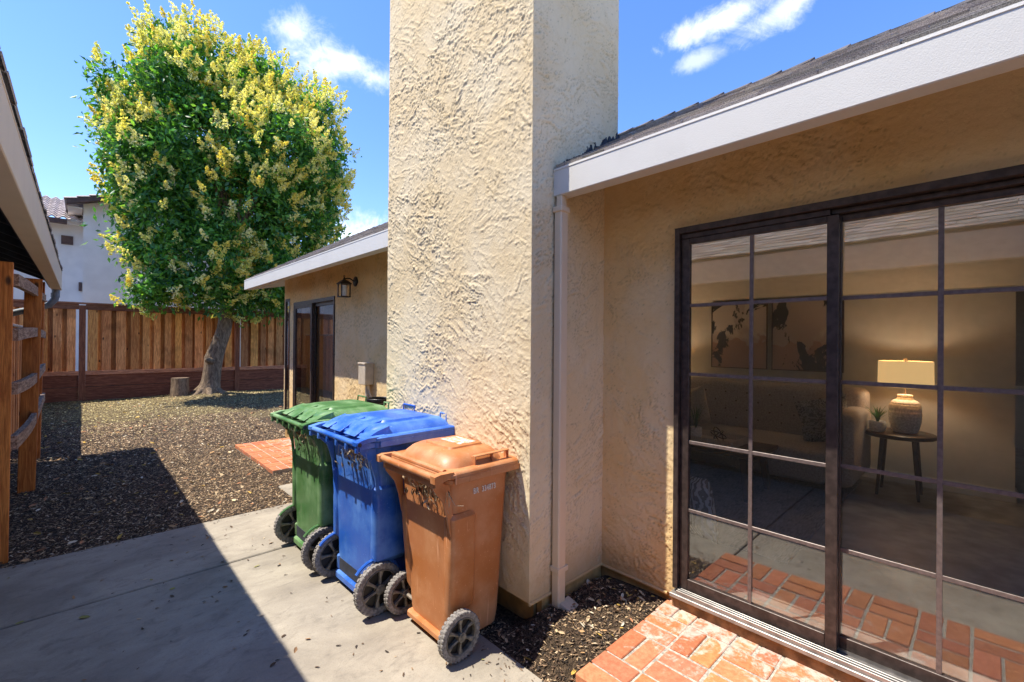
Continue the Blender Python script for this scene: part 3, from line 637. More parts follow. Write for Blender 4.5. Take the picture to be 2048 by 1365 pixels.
def cushion(name, loc, s, th, rot, mat, label, cat='cushion'):
    n = 14; P = []; Fc = []
    for sgn in (1, -1):
        for i in range(n+1):
            for j in range(n+1):
                u = i/n*2-1; v = j/n*2-1; e = max(0, (1-u**4)*(1-v**4))**.5; pin = 1-.10*(1-abs(v))*abs(u)**2*0-.07*(1-v*v)*abs(u)
                P.append((u*s/2*(1-.08*(1-v*v)), v*s/2*(1-.08*(1-u*u)), sgn*th/2*e))
    for sgn in (0, 1):
        o_ = sgn*(n+1)**2
        for i in range(n):
            for j in range(n):
                a = o_+i*(n+1)+j; f = (a, a+n+1, a+n+2, a+1); Fc.append(f if sgn == 0 else f[::-1])
    b = MB(); b.add(P, Fc); o = b.build(name, mat, None, sm=80); o.location = loc; o.rotation_euler = rot; tag(o, label, cat); return o
def patmat(name, a, c, scale, kind='wave', dist=6):
    mt, nt, b = newmat(name, .9); p = objc(nt)
    f = N(nt, 'ShaderNodeTexWave', {'Vector': p, 'Scale': scale, 'Distortion': float(dist), 'Detail': 2.0, 'Detail Scale': 1.5}).outputs['Fac'] if kind == 'wave' else noise(nt, p, scale, 3, .6, 2)
    setc(nt, b, mix(nt, smooth(nt, f, .42, .55), a, c)); return mt
cushion('cushion', (5.35, 2.42, .84), .46, .14, (R(90), R(15), R(70)), plain('cream knit', (.5, .44, .36), .9, 0, .15, 50, .004, 80), 'cream fringed cushion at the left end of the sofa')
cushion('cushion', (5.42, 1.10, .84), .46, .14, (R(90), R(12), R(115)), patmat('patterned', (.03, .03, .035), (.28, .27, .25), 25, 'n'), 'black and grey patterned cushion at the right end of the sofa')
cushion('floor_cushion', (3.30, 1.50, .41), .46, .17, (R(82), R(4), R(62)), patmat('swirl', (.62, .60, .56), (.20, .17, .13), 9, 'wave', 9), 'white floor cushion with dark swirl lines just inside the glass door', 'cushion')
def artmat(name, seed):
    mt, nt, b = newmat(name, .7); p = N(nt, 'ShaderNodeMapping', {'Vector': objc(nt), 'Location': (seed, seed*2, 0)}).outputs[0]
    f = noise(nt, p, 1.6, 3, .5, .6); g_ = noise(nt, p, 2.6, 6, .6, .8, sc3=(1, 1, .55)); z = N(nt, 'ShaderNodeSeparateXYZ', {0: objc(nt)}).outputs[2]
    k = mix(nt, smooth(nt, f, .44, .50), (.62, .56, .52), (.48, .40, .37)); k = mix(nt, smooth(nt, M(nt, 'ADD', z, f), .42, .40, 0, .9), k, (.40, .25, .20)); k = mix(nt, smooth(nt, g_, .53, .55), k, (.012, .014, .018))
    setc(nt, b, k); return mt
for (y0, y1, z0, z1, sd_, lb) in ((1.825, 2.50, 1.29, 2.15, 3.1, 'framed abstract print with black, grey and rust shapes, nearer the door jamb'), (1.06, 1.775, 1.29, 2.13, 7.7, 'framed abstract print with dark stems over rust, partly behind the door stile')):
    a = empty('wall_art', (XI-.01, (y0+y1)/2, (z0+z1)/2), lb, 'wall art')
    b = MB(); hy = (y1-y0)/2; hz = (z1-z0)/2; b.box((-.022, -hy+.01, -hz+.01), (-.012, hy-.01, hz-.01)); b.build('canvas', artmat('art', sd_), a)
    b = MB(); b.box((-.03, -hy, -hz), (0, -hy+.0095, hz)); b.box((-.03, hy-.0095, -hz), (0, hy, hz)); b.box((-.03, -hy+.0095, -hz), (0, hy-.0095, -hz+.0095)); b.box((-.03, -hy+.0095, hz-.0095), (0, hy-.0095, hz)); b.build('frame', MAT['tablewood'], a)
# side table
TX, TY, TZ = 5.62, .545, .775
st = empty('side_table', (TX, TY, FZ), 'round dark wood side table on three legs under the lamp', 'side table')
b = MB(); b.tube([(0, 0, TZ-FZ-.04), (0, 0, TZ-FZ-.035), (0, 0, TZ-FZ-.005), (0, 0, TZ-FZ)], [.255, .265, .265, .258], 40); b.build('table_top', MAT['tablewood'], st, sm=40)
for k in range(4): a = R(45+90*k); b = MB(); b.tube([(.16*math.cos(a), .16*math.sin(a), TZ-FZ-.04), (.21*math.cos(a), .21*math.sin(a), 0)], [.018, .012], 10); b.build('leg', MAT['tablewood'], st)
def emis(name, c, s):
    mt, nt, b = newmat(name, .9); setc(nt, b, c); b.inputs['Emission Color'].default_value = (*c, 1); b.inputs['Emission Strength'].default_value = s; return mt
MAT['shade'] = emis('lit lamp shade', (.95, .60, .25), .30)
def table_lamp(loc, label):
    L = empty('table_lamp', loc, label, 'lamp')
    prof = [(0, .001), (.085, .001), (.10, .02), (.118, .10), (.125, .17), (.118, .25), (.10, .29), (.062, .315), (.055, .335), (.06, .35), (.055, .355), (0, .356)]
    b = MB(); n = 40; rings = []
    pp = []
    for i in range(len(prof)-1):
        for k in range(6):
            t = k/6; r_ = prof[i][0]*(1-t)+prof[i+1][0]*t; z_ = prof[i][1]*(1-t)+prof[i+1][1]*t; pp.append((r_, z_))
    for (r_, z_) in pp: rings.append([((r_+(.0025*math.sin(z_*320) if r_ > .03 else 0))*math.cos(2*math.pi*k/n), (r_+(.0025*math.sin(z_*320) if r_ > .03 else 0))*math.sin(2*math.pi*k/n), z_) for k in range(n)])
    b.loft(rings); b.build('base', MAT['ceramic'], L, sm=60)
    b = MB(); b.tube([(0, 0, .35), (0, 0, .70)], .008, 8); b.tube([(0, 0, .68), (0, 0, .70)], .015, 10)
    for a in (0, 2.1, 4.2): b.tube([(0, 0, .67), (.2*math.cos(a), .2*math.sin(a), .67)], .003, 6)
    b.build('stem', MAT['steel'], L)
    b = MB(); n = 48; r1, r2_ = .205, .198
    b.loft([[(r_*math.cos(2*math.pi*k/n), r_*math.sin(2*math.pi*k/n), z_) for k in range(n)] for (r_, z_) in ((r1, .43), (r1*.985, .675), (r1*.985-.003, .675), (r1-.003, .43), (r1, .43))], caps=False)
    b.build('shade', MAT['shade'], L, sm=60)
    ld = bpy.data.lights.new('bulb', 'POINT'); ld.energy = 2.6; ld.color = (1, .80, .55); ld.shadow_soft_size = .04; lo = bpy.data.objects.new('bulb', ld); link(lo, L); lo.location = (0, 0, .57)
    return L
table_lamp((TX+.05, TY-.035, TZ), 'lit table lamp with ribbed cream base and warm drum shade')
L2 = table_lamp((5.68, 3.02, .72), 'second lit table lamp hidden behind the left end of the sofa')
b = MB(); b.box((-.2, -.2, .0), (.2, .2, .535), .01); o = b.build('cabinet', MAT['tablewood']); o.location = (5.75, 3.02, FZ); tag(o, 'dark cabinet under the second lamp past the sofa end', 'cabinet')
def tuft(name, loc, n, h, spread, mat, par=None, w=.008, seed=1):
    rr = random.Random(seed); b = MB()
    for k in range(n):
        a = rr.uniform(0, 6.28); le = h*rr.uniform(.6, 1); sp_ = spread*rr.uniform(.2, 1); b.cur = (rr.uniform(.03, .06), rr.uniform(.09, .16), .035); dx, dy = math.cos(a), math.sin(a)
        pr = None; P = []; 
        for t in (0, .35, .7, 1): P.append(Vector((dx*sp_*t**1.6, dy*sp_*t**1.6, le*t-.15*le*t*t)))
        V = []
        for i, p in enumerate(P): ww = w*(1-i/3.2)/2; V += [(p.x-dy*ww, p.y+dx*ww, p.z), (p.x+dy*ww, p.y-dx*ww, p.z)]
        b.add(V, [(0, 1, 3, 2), (2, 3, 5, 4), (4, 5, 7, 6)])
    o = b.build(name, mat, par, fix=False); o.location = loc; return o
pot = empty('potted_plant', (TX-.10, TY+.15, TZ), 'small spiky green plant in a pale pot beside the lamp', 'potted plant')
b = MB(); b.loft([[(r_*math.cos(R(15*k)), r_*math.sin(R(15*k)), z_) for k in range(24)] for r_, z_ in ((.045, 0), (.062, .03), (.066, .09), (.06, .10), (.05, .085))]); b.build('pot', MAT['ceramic'], pot, sm=50)
tuft('foliage', (0, 0, .085), 46, .19, .14, MAT['leaf'], pot, .016, 3)
# rug and coffee table
mt, nt, bb = newmat('rug', .95); p = geoc(nt); f = noise(nt, p, 5, 6, .7, .8); f2 = noise(nt, p, 60, 3, .7, sc3=(.25, 2, 1)); setc(nt, bb, mix(nt, smooth(nt, f2, .35, .65), mix(nt, smooth(nt, f, .4, .6), (.07, .06, .058), (.17, .15, .14)), (.26, .24, .225))); MAT['rug'] = mt
b = MB(); b.box((3.28, .86, FZ+.001), (5.9, 3.25, FZ+.012), .004); o = b.build('area_rug', MAT['rug']); tag(o, 'mottled grey area rug on the dark room floor', 'rug')
ct = empty('coffee_table', (4.55, 1.98, FZ), 'dark wooden coffee table standing on the grey rug', 'coffee table')
b = MB(); b.box((-.33, -.62, .40), (.33, .62, .44), .008); b.build('table_top', MAT['tablewood'], ct)
for sx in (-1, 1):
    for sy in (-1, 1): b = MB(); b.tube([(sx*.24, sy*.5, .40), (sx*.27, sy*.54, .012)], [.045, .03], 4); b.build('leg', MAT['tablewood'], ct)
tz = FZ+.44
tr = empty('serving_tray', (4.55, 1.90, tz), 'ribbed pale wooden tray on the coffee table', 'tray')
b = MB(); b.box((-.2, -.3, .001), (.2, .3, .012)); b.build('base', MAT['tan'], tr); b = MB()
for k in range(30): y_ = -.3+k*.02; b.box((-.205, y_+.002, .001), (-.193, y_+.018, .07), .003); b.box((.193, y_+.002, .001), (.205, y_+.018, .07), .003)
for k in range(20): x_ = -.2+k*.02; b.box((x_+.002, -.312, .001), (x_+.018, -.30, .07), .003); b.box((x_+.002, .30, .001), (x_+.018, .312, .07), .003)
b.build('rim', MAT['tan'], tr)
orn = MB()
for k in range(3): orn.tube([(.07*math.cos(R(a)), .07*math.sin(R(a))*math.cos(k*1.05), .075+.07*math.sin(R(a))*math.sin(k*1.05+.4)) for a in range(0, 361, 18)], .005, 6, False)
o = orn.build('knot_ornament', MAT['blackmetal'], sm=60); o.location = (4.5, 1.78, tz+.013); tag(o, 'black looped metal knot ornament sitting in the tray', 'ornament')
gp = empty('potted_grass', (4.6, 2.05, tz+.013), 'tall thin grass plant in ribbed pot on the tray', 'potted plant')
b = MB(); b.loft([[(r_*math.cos(R(15*k)), r_*math.sin(R(15*k)), z_) for k in range(24)] for r_, z_ in ((.05, 0), (.06, .02), (.06, .10), (.05, .10), (.048, .08))]); b.build('pot', MAT['ceramic'], gp, sm=50)
tuft('foliage', (0, 0, .08), 70, .34, .17, MAT['leaf'], gp, .007, 5)

# ---- wall lantern, meter box
wl = empty('wall_lantern', (XW, 5.37, 2.335), 'black outdoor wall lantern with glass panes above the far door', 'wall lantern')
b = MB(); b.tube([(-.001, 0, 0), (-.012, 0, 0), (-.022, 0, 0)], [.062, .062, .045], 24); b.build('back_plate', MAT['blackmetal'], wl, sm=40)
b = MB(); b.tube([(-.02, 0, 0), (-.08, 0, .03), (-.13, 0, .025), (-.15, 0, 0)], .008, 8); b.build('bracket', MAT['blackmetal'], wl, sm=60)
b = MB(); hx = .058; cx = -.15
b.loft([[(cx+r_*c_, r_*s_, z_) for c_, s_ in ((1, 1), (-1, 1), (-1, -1), (1, -1))] for r_, z_ in ((.07, -.045), (.066, -.035), (.035, -.005), (.012, .012), (.008, .035))])
b.box((cx-.062, -.062, -.205), (cx+.062, .062, -.193), .003)
for sx in (-1, 1):
    for sy in (-1, 1): b.box((cx+sx*.052-.006, sy*.052-.006, -.193), (cx+sx*.052+.006, sy*.052+.006, -.045))
b.tube([(cx, 0, .03), (cx, 0, .06)], [.006, .002], 8); b.tube([(cx+.012*math.cos(R(a)), 0, .05+.012*math.sin(R(a))) for a in range(0, 361, 30)], .003, 6, False)
b.build('cage', MAT['blackmetal'], wl)
b = MB(); b.loft([[(cx+.035*math.cos(R(20*k)), .035*math.sin(R(20*k)), z_) for k in range(18)] for z_ in (-.19, -.06)]); b.build('glass', plain('frosted glass', (.75, .76, .74), .3, 0, .03), wl, sm=50)
mb = empty('utility_box', (XW, 4.96, 1.075), 'tan electrical utility box with conduit on the far stucco wall', 'utility box')
b = MB(); b.box((-.11, -.09, .02), (-.002, .09, .27), .006); b.box((-.118, -.092, .255), (-.001, .092, .275), .003); b.build('cabinet', MAT['tan'], mb)
b = MB(); b.tube([(-.05, -.02, .02), (-.05, -.02, -.05), (-.045, -.02, -.85)], .022, 10); b.tube([(-.05, -.055, .0), (-.05, -.06, -.05), (-.04, -.1, -.12), (-.03, -.1, -.85)], .014, 8); b.tube([(-.06, -.05, .02), (-.06, -.05, -.03)], .02, 10); b.build('conduit', MAT['tan'], mb, sm=50)

# ================================================================== BINS
def wheel(parent, x, y, rad, seed):
    w = bpy.data.objects.new('wheel', None); link(w, parent); w.location = (x, y, rad+.002); w.rotation_euler.y = rnd.uniform(0, 1)
    b = MB(); n = 84; hw = .020; prof = [(.75, -hw*.8), (.79, -hw), (.93, -hw), (.965, -hw*.8), (.975, -hw*.4), (.975, hw*.4), (.965, hw*.8), (.93, hw), (.79, hw), (.75, hw*.8)]
    rings = []
    for k in range(n):
        a = 2*math.pi*k/n; rings.append([(rad*r_*math.cos(a), yy, rad*r_*math.sin(a)) for r_, yy in prof])
    V = [p for r_ in rings for p in r_]; m0 = len(prof); b.add(V, [(k*m0+i, k*m0+(i+1) % m0, ((k+1) % n)*m0+(i+1) % m0, ((k+1) % n)*m0+i) for k in range(n) for i in range(m0)])
    nt_ = 34
    for k in range(nt_):      # tread blocks
        for sgn in (-1, 1):
            a = 2*math.pi*(k+.25*sgn)/nt_; mt_ = Matrix.Rotation(-a, 4, 'Y'); b.box((rad*.90, sgn*hw*.62-hw*.40, -rad*.062), (rad*1.0, sgn*hw*.62+hw*.42, rad*.062), .0022, mt_)
    b.build('tyre', MAT['rubber'], w, sm=35)
    b = MB(); n = 48
    prof = [(.70, -.018), (.735, -.022), (.75, -.018), (.75, .018), (.735, .022), (.70, .018)]; m0 = len(prof)
    V = [(rad*r_*math.cos(2*math.pi*k/n), yy, rad*r_*math.sin(2*math.pi*k/n)) for k in range(n) for r_, yy in prof]
    b.add(V, [(k*m0+i, k*m0+(i+1) % m0, ((k+1) % n)*m0+(i+1) % m0, ((k+1) % n)*m0+i) for k in range(n) for i in range(m0)])
    b.tube([(0, -.026, 0), (0, .026, 0)], rad*.19, 20); b.tube([(0, -.030, 0), (0, .030, 0)], rad*.12, 16)
    for k in range(6):
        mt_ = Matrix.Rotation(R(60*k), 4, 'Y'); V = []
        for (r_, hw_, hy) in ((.17, .045, .017), (.45, .05, .010), (.71, .10, .014)):
            V += [mt_ @ Vector((rad*r_, -hy, -rad*hw_)), mt_ @ Vector((rad*r_, -hy-.004, 0)), mt_ @ Vector((rad*r_, -hy, rad*hw_)), mt_ @ Vector((rad*r_, hy, rad*hw_)), mt_ @ Vector((rad*r_, hy+.004, 0)), mt_ @ Vector((rad*r_, hy, -rad*hw_))]
        b.add(V, [(i*6+j, i*6+(j+1) % 6, (i+1)*6+(j+1) % 6, (i+1)*6+j) for i in range(2) for j in range(6)])
    b.build('rim', MAT['rim'], w, sm=35); b = MB(); b.tube([(0, .004, 0), (0, .010, 0)], rad*.71, 32); b.build('hub_disc', MAT['blackmetal'], w, sm=35); return w
def interp(tab, z):
    for a, c in zip(tab, tab[1:]):
        if a[0] <= z <= c[0]:
            t = (z-a[0])/(c[0]-a[0]); return [a[i]*(1-t)+c[i]*t for i in range(1, len(a))]
    return list(tab[-1][1:])
def bin_big(name, xw, yc, mat, label, variant, rz=0):
    """big bin: local x = 0 at the axle, + towards the wall; rim top 1.03"""
    t = empty(name, (xw, yc, 0), label, 'wheelie bin', 'wheelie bins lined up by the chimney', rz)
    tab = [(.035, .0, .44, .235), (.10, -.012, .455, .245), (.70, -.018, .485, .288), (.76, -.018, .487, .292), (1.0, -.04, .495, .315)]
    b = MB(); rings = []
    for z in [.03, .035, .05, .10, .2, .3, .4, .5, .6, .7, .76, .82, .88, .94, .985]:
        x0, x1, hy = interp(tab, max(z, .035)); s = .012 if z == .03 else 0
        rings.append(rrect(x0+s, x1-s, -hy+s, hy-s, .055, z, 6))
    b.loft(rings)
    # rim flange
    b.loft([rrect(-.055, .505, -.325, .325, .05, .975, 6), rrect(-.065, .52, -.345, .345, .05, .985, 6), rrect(-.065, .525, -.35, .35, .05, 1.015, 6), rrect(-.06, .52, -.345, .345, .05, 1.02, 6)])
    # side bulges over the wheels with a ledge on top
    for s in (-1, 1):
        rr_ = []
        for z, ins in ((.27, .03), (.31, .0), (.5, 0), (.725, 0), (.742, .012)):
            x0, x1, hy = interp(tab, z); y0 = s*(hy-.05); y1 = s*(.302-ins); ya, yb = min(y0, y1), max(y0, y1)
            rr_.append(rrect(x0-.012+ins, x0+.235-ins, ya, yb, .035, z, 5))
        b.loft(rr_)
        # wheel arch lip
        pts = [(.0+.158*math.cos(R(a)), s*.262, .15+.158*math.sin(R(a))) for a in range(20, 150, 10)]
        b.tube(pts, .010, 6)
    # ribs on the rear panel and bottom lip with slot
    b.box((-.035, -.225, .032), (.05, .225, .085), .01); b.box((-.022, -.232, .086), (.03, -.20, .18), .008); b.box((-.022, .20, .086), (.03, .232, .18), .008)
    # handle gussets
    for s in (-1, 1):
        b.prism([(-.02, .70), (-.03, .80), (-.062, .90), (-.135, .975), (-.155, 1.0), (-.06, 1.0), (-.03, .99), (.0, .70)], 'y', s*.30-.006, s*.30+.006)
    b.prism([(-.03, .86), (-.075, .92), (-.14, .99), (-.04, 1.0)], 'y', -.006, .006)
    body = b.build('body', mat, t, sm=35)
    b = MB(); b.box((-.0155, -.198, .088), (.03, .198, .165)); b.build('slot', MAT['dark'], t)
    # handle
    b = MB(); b.tube([(-.152, -.355, 1.02), (-.152, .355, 1.02)], .0165, 14)
    b.box((-.1485, -.345, .978), (-.1405, .345, 1.018), .002)
    for k in range(6): yy = -.33+k*.132; b.box((-.166, yy-.012, .972), (-.150, yy+.012, 1.012), .003); b.prism([(-.15, .985), (-.05, .99), (-.05, 1.012), (-.15, 1.03)], 'y', yy-.004, yy+.004)
    hd = b.build('handle', mat, t, sm=40)
    for s in (-1, 1): b = MB(); b.tube([(-.152, s*.352, 1.02), (-.152, s*.357, 1.02)], .012, 12); b.build('pipe_end', MAT['dark'], hd)
    # lid
    b = MB(); z0 = 1.022
    b.loft([rrect(-.062, .535, -.352, .352, .045, z0-.004, 6), rrect(-.07, .548, -.362, .362, .05, z0+.004, 6), rrect(-.07, .548, -.362, .362, .05, z0+.02, 6), rrect(-.06, .54, -.352, .352, .05, z0+.027, 6)])
    b.loft([rrect(-.045, .535, -.315, .315, .07, z0+.022, 6), rrect(-.035, .515, -.30, .30, .07, z0+.045, 6), rrect(0.0, .485, -.265, .265, .06, z0+.072, 6), rrect(.01, .475, -.255, .255, .06, z0+.075, 6)])
    b.loft([rrect(.06, .44, -.21, .21, .05, z0+.07, 6), rrect(.075, .425, -.195, .195, .05, z0+.087, 6), rrect(.085, .415, -.185, .185, .05, z0+.089, 6)])
    b.box((-.03, -.362, z0-.035), (.545, -.352, z0+.004), .003); b.box((-.03, .352, z0-.035), (.545, .362, z0+.004), .003); b.box((.538, -.35, z0-.035), (.548, .35, z0+.004), .003)
    for s in (-1, 1):     # hinge arms that swallow the pipe and the raised wings
        b.prism([(-.17, z0-.012), (-.17, z0+.012), (-.10, z0+.028), (.02, z0+.03), (.02, z0+.01), (-.10, z0+.0)], 'y', s*.325-.025, s*.325+.025)
        b.prism([(-.10, z0+.012), (.0, z0+.07), (.08, z0+.088), (.10, z0+.07), (.0, z0+.02)], 'y', s*.10-.075, s*.10+.075)
        b.prism([(-.10, z0+.012), (-.02, z0+.052), (.06, z0+.075), (.06, z0+.04), (.0, z0+.02)], 'y', s*.255-.05, s*.255+.05)
    lid = b.build('lid', mat, t, sm=30, bevel=.003)
    for (ya, yb, h_) in ((.12, .27, .055), (-.27, -.20, .045)):
        b = MB(); b.tube([(.50, ya, z0+.05), (.505, ya, z0+.05+h_), (.505, yb, z0+.05+h_), (.50, yb, z0+.05)], .0065, 8); b.build('lid_loop', mat, lid, sm=40)
    b = MB(); b.tube([(0, -.30, .15), (0, .30, .15)], .012, 10); b.build('axle', MAT['steel'], t)
    for s in (-1, 1): wheel(t, 0, s*.298, .148, 1)
    return t
def bin_small(xw, yc, mat, label):
    t = empty('wheelie_bin', (xw, yc, 0), label, 'wheelie bin', 'wheelie bins lined up by the chimney')
    tab = [(.03, .0, .335, .195), (.10, -.012, .345, .20), (.68, -.040, .36, .235), (.92, -.055, .365, .25)]
    b = MB(); rings = []
    for z in [.025, .03, .05, .10, .2, .3, .4, .5, .6, .68, .74, .8, .86, .905]:
        x0, x1, hy = interp(tab, max(z, .03)); s = .012 if z == .025 else 0
        rings.append(rrect(x0+s, x1-s, -hy+s, hy-s, .055, z, 6))
    b.loft(rings)
    b.loft([rrect(-.075, .375, -.262, .262, .04, .885, 6), rrect(-.085, .39, -.282, .282, .04, .895, 6), rrect(-.085, .392, -.286, .286, .04, .915, 6), rrect(-.08, .387, -.28, .28, .04, .92, 6)])
    for s in (-1, 1):
        rr_ = []
        for z, ins in ((.16, .04), (.22, .004), (.45, 0), (.70, 0), (.722, .015)):
            x0, x1, hy = interp(tab, z); y0 = s*(hy-.06); y1 = s*(hy+.02-ins); rr_.append(rrect(x0-.006+ins*.5, x0+.165-ins, min(y0, y1), max(y0, y1), .03, z, 5))
        b.loft(rr_)
        b.prism([(-.04, .62), (-.06, .72), (-.085, .80), (-.14, .87), (-.155, .925), (-.05, .925), (-.02, .62)], 'y', s*.235-.006, s*.235+.006)
    b.prism([(-.045, .76), (-.08, .83), (-.14, .90), (-.05, .92)], 'y', -.006, .006)
    b.box((-.03, -.19, .028), (.05, .19, .07), .01)
    b.build('body', mat, t, sm=35)
    b = MB(); b.tube([(-.150, -.275, .94), (-.150, .275, .94)], .018, 14); b.box((-.146, -.26, .885), (-.136, .26, .938), .002)
    for k in range(4): yy = -.24+k*.16; b.prism([(-.145, .895), (-.07, .90), (-.07, .92), (-.145, .945)], 'y', yy-.004, yy+.004)
    hd = b.build('handle', mat, t, sm=40)
    for s in (-1, 1): b = MB(); b.tube([(-.150, s*.272, .94), (-.150, s*.278, .94)], .012, 12); b.build('pipe_end', MAT['dark'], hd)
    b = MB(); z0 = .925
    b.loft([rrect(-.09, .385, -.292, .292, .04, z0-.004, 6), rrect(-.10, .40, -.302, .302, .045, z0+.004, 6), rrect(-.10, .40, -.302, .302, .045, z0+.018, 6), rrect(-.092, .392, -.294, .294, .045, z0+.028, 6), rrect(-.085, .385, -.286, .286, .045, z0+.032, 6)])
    b.loft([rrect(-.07, .345, -.25, .25, .10, z0+.03, 8), rrect(-.06, .335, -.24, .24, .11, z0+.055, 8), rrect(-.035, .31, -.215, .215, .11, z0+.082, 8), rrect(-.01, .285, -.19, .19, .10, z0+.094, 8), rrect(.03, .245, -.15, .15, .08, z0+.099, 8)])
    b.loft([rrect(.03, .275, -.135, .135, .03, z0+.09, 6), rrect(.04, .265, -.125, .125, .03, z0+.108, 6), rrect(.045, .26, -.12, .12, .03, z0+.110, 6)])
    b.tube([(-.085, -.25, z0+.028), (-.085, .25, z0+.028)], .015, 10)
    b.box((-.06, -.303, z0-.03), (.395, -.295, z0+.003), .003); b.box((-.06, .295, z0-.03), (.395, .303, z0+.003), .003); b.box((.392, -.29, z0-.03), (.40, .29, z0+.003), .003)
    for s in (-1, 1): b.prism([(-.172, z0-.006), (-.172, z0+.030), (-.14, z0+.036), (-.06, z0+.034), (-.06, z0+.01), (-.14, z0-.006)], 'y', s*.275-.02, s*.275+.02)
    # grip on the near side of the dome
    b.box((.10, -.262, z0+.072), (.345, -.235, z0+.080), .003)
    for xx in (.10, .22, .335): b.box((xx, -.26, z0+.028), (xx+.006, -.225, z0+.074), .001)
    lid = b.build('lid', mat, t, sm=35, bevel=.002)
    mt, nt, bb = newmat('worn sticker', .6); p = objc(nt); f = noise(nt, p, 28, 6, .75, 1); setc(nt, bb, mix(nt, smooth(nt, f, .47, .55), (.60, .28, .14), (.74, .66, .58)))
    b = MB(); b.box((.12, -.10, z0+.1105), (.235, .085, z0+.112)); s_ = b.build('sticker', mt, lid); s_['label'] = 'worn white sticker with rubbed off text'
    # stencilled number on the near side
    cu = bpy.data.curves.new('bin_number', 'FONT'); cu.body = 'BR  334873'; cu.size = .041; cu.extrude = .0006; cu.offset = .0012; cu.space_character = 1.12
    tmp = bpy.data.objects.new('tmp', cu); link(tmp); dg = bpy.context.evaluated_depsgraph_get(); me = bpy.data.meshes.new_from_object(tmp.evaluated_get(dg)); bpy.data.objects.remove(tmp)
    me.materials.clear(); me.materials.append(MAT['white_paint']); o = bpy.data.objects.new('printed_number', me); link(o, t)
    o.rotation_euler = (R(90-2.5), 0, 0); o.scale = (.72, 1.0, 1); o.location = (.10, -.2492, .805); o['label'] = 'white printed number BR 334873'
    b = MB(); b.tube([(0, -.265, .122), (0, .265, .122)], .011, 10); b.build('axle', MAT['steel'], t)
    for s in (-1, 1): wheel(t, 0, s*.27, .120, 2)
    return t
bin_big('wheelie_bin', 1.232, 3.475, PL['green'], 'dusty green wheelie bin, farthest of the three by the chimney', 'g')
bin_big('wheelie_bin', 1.265, 2.745, PL['blue'], 'bright blue wheelie bin between the green and the brown one', 'b', R(1.0))
bin_small(1.385, 2.085, PL['brown'], 'smaller brown wheelie bin nearest the camera, numbered BR 334873')
# dead leaves and web strands caught under each handle
def bits(loc, n, span, seed, label):
    rr = random.Random(seed); b = MB()
    for k in range(n):
        y = rr.gauss(0, span*.4); y = max(-span, min(span, y)); z = -abs(rr.gauss(0, .05)); x = rr.uniform(-.02, .03); L = rr.uniform(.02, .05); W = L*.35; b.cur = rr.choice([(.25, .14, .06), (.42, .3, .18), (.12, .07, .04), (.5, .4, .28)])
        mt_ = Matrix.Translation((x, y, z)) @ Matrix.Rotation(rr.uniform(0, 6), 4, 'Z') @ Matrix.Rotation(rr.uniform(.6, 2.4), 4, 'Y')
        b.add([mt_ @ Vector(p) for p in ((-L/2, 0, 0), (0, W/2, .004), (L/2, 0, 0), (0, -W/2, .004), (0, 0, -.004))], [(0, 1, 4), (1, 2, 4), (2, 3, 4), (3, 0, 4)])
    for k in range(n//3):
        y = rr.uniform(-span, span); b.cur = (.45, .4, .3); y2 = y+rr.uniform(-.1, .1); b.tube([(0, y, .0), (.015, (y+y2)/2, -.05-rr.uniform(0, .03)), (.03, y2, -rr.uniform(.03, .12))], .0009, 4)
    o = b.build('caught_leaves', MAT['chip'], fix=False); o.location = loc; tag(o, label, 'leaves', None, 'stuff')
bits((1.17, 2.62, .96), 60, .22, 3, 'dead leaves and web strands hanging under the blue bin handle')
bits((1.145, 3.47, .97), 60, .33, 4, 'dry twigs and web strands under the green bin handle')
bits((1.30, 2.02, .86), 60, .24, 5, 'dead leaves and web strands under the brown bin handle')
# black coiled hose glimpsed between the green bin and the chimney
b = MB(); b.tube([(.13*math.cos(R(a))*(1-.02*math.sin(a)), .13*math.sin(R(a)), .0+.00002*a) for a in range(0, 1440, 15)], .010, 6)
# (kept low: it hangs on the wall behind the green bin)
o = b.build('garden_hose', MAT['blackmetal'], sm=60); o.location = (2.26, 4.36, .972); tag(o, 'black coiled hose just behind the green bin lid', 'hose')
b = MB(); b.tube([(0, 0, 0), (0, 0, 1.05)], .02, 10); b.tube([(0, 0, 0), (0, 0, .02)], [.14, .14], 20); b.tube([(0, 0, 1.03), (0, 0, 1.05)], [.14, .14], 20); o = b.build('hose_stand', MAT['blackmetal']); o.location = (2.26, 4.36, -.085); tag(o, 'black stand holding the hose behind the green bin', 'stand')

# ================================================================== LEFT HOUSE (garage eave)
XG = -.215; GT, GB = 2.535, 2.29; YE = 9.15
lh = empty('neighbour_garage', (-2.5, 2, 0), 'building on the left with tan gutter, dark open eave and shingle roof', 'building')
ll = Vector(lh.location)
def lp(b, name, mat, **k): o = b.build(name, mat, lh, **k); o.location = -ll; return o
b = MB(); b.box((-7, -6, 0), (-1.0, 8.9, 2.55)); lp(b, 'wall', plain('dull olive stucco', (.22, .18, .12), .9, 0, .15, 4, .004, 60))
b = MB(); gutter_run(b, XG, XG-.105, -6, YE, GB, GT, -1); b.box((XG-.098, YE-.01, GB+.01), (XG-.009, YE-.004, GT-.02)); lp(b, 'gutter', MAT['gutter_tan'])
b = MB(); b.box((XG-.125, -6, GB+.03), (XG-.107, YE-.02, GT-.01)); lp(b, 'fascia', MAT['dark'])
s2 = .42
for k in range(16):
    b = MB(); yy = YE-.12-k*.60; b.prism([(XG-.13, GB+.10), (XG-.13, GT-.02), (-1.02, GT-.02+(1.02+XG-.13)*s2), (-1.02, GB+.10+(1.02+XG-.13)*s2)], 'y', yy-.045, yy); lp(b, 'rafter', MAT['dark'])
b = MB(); 
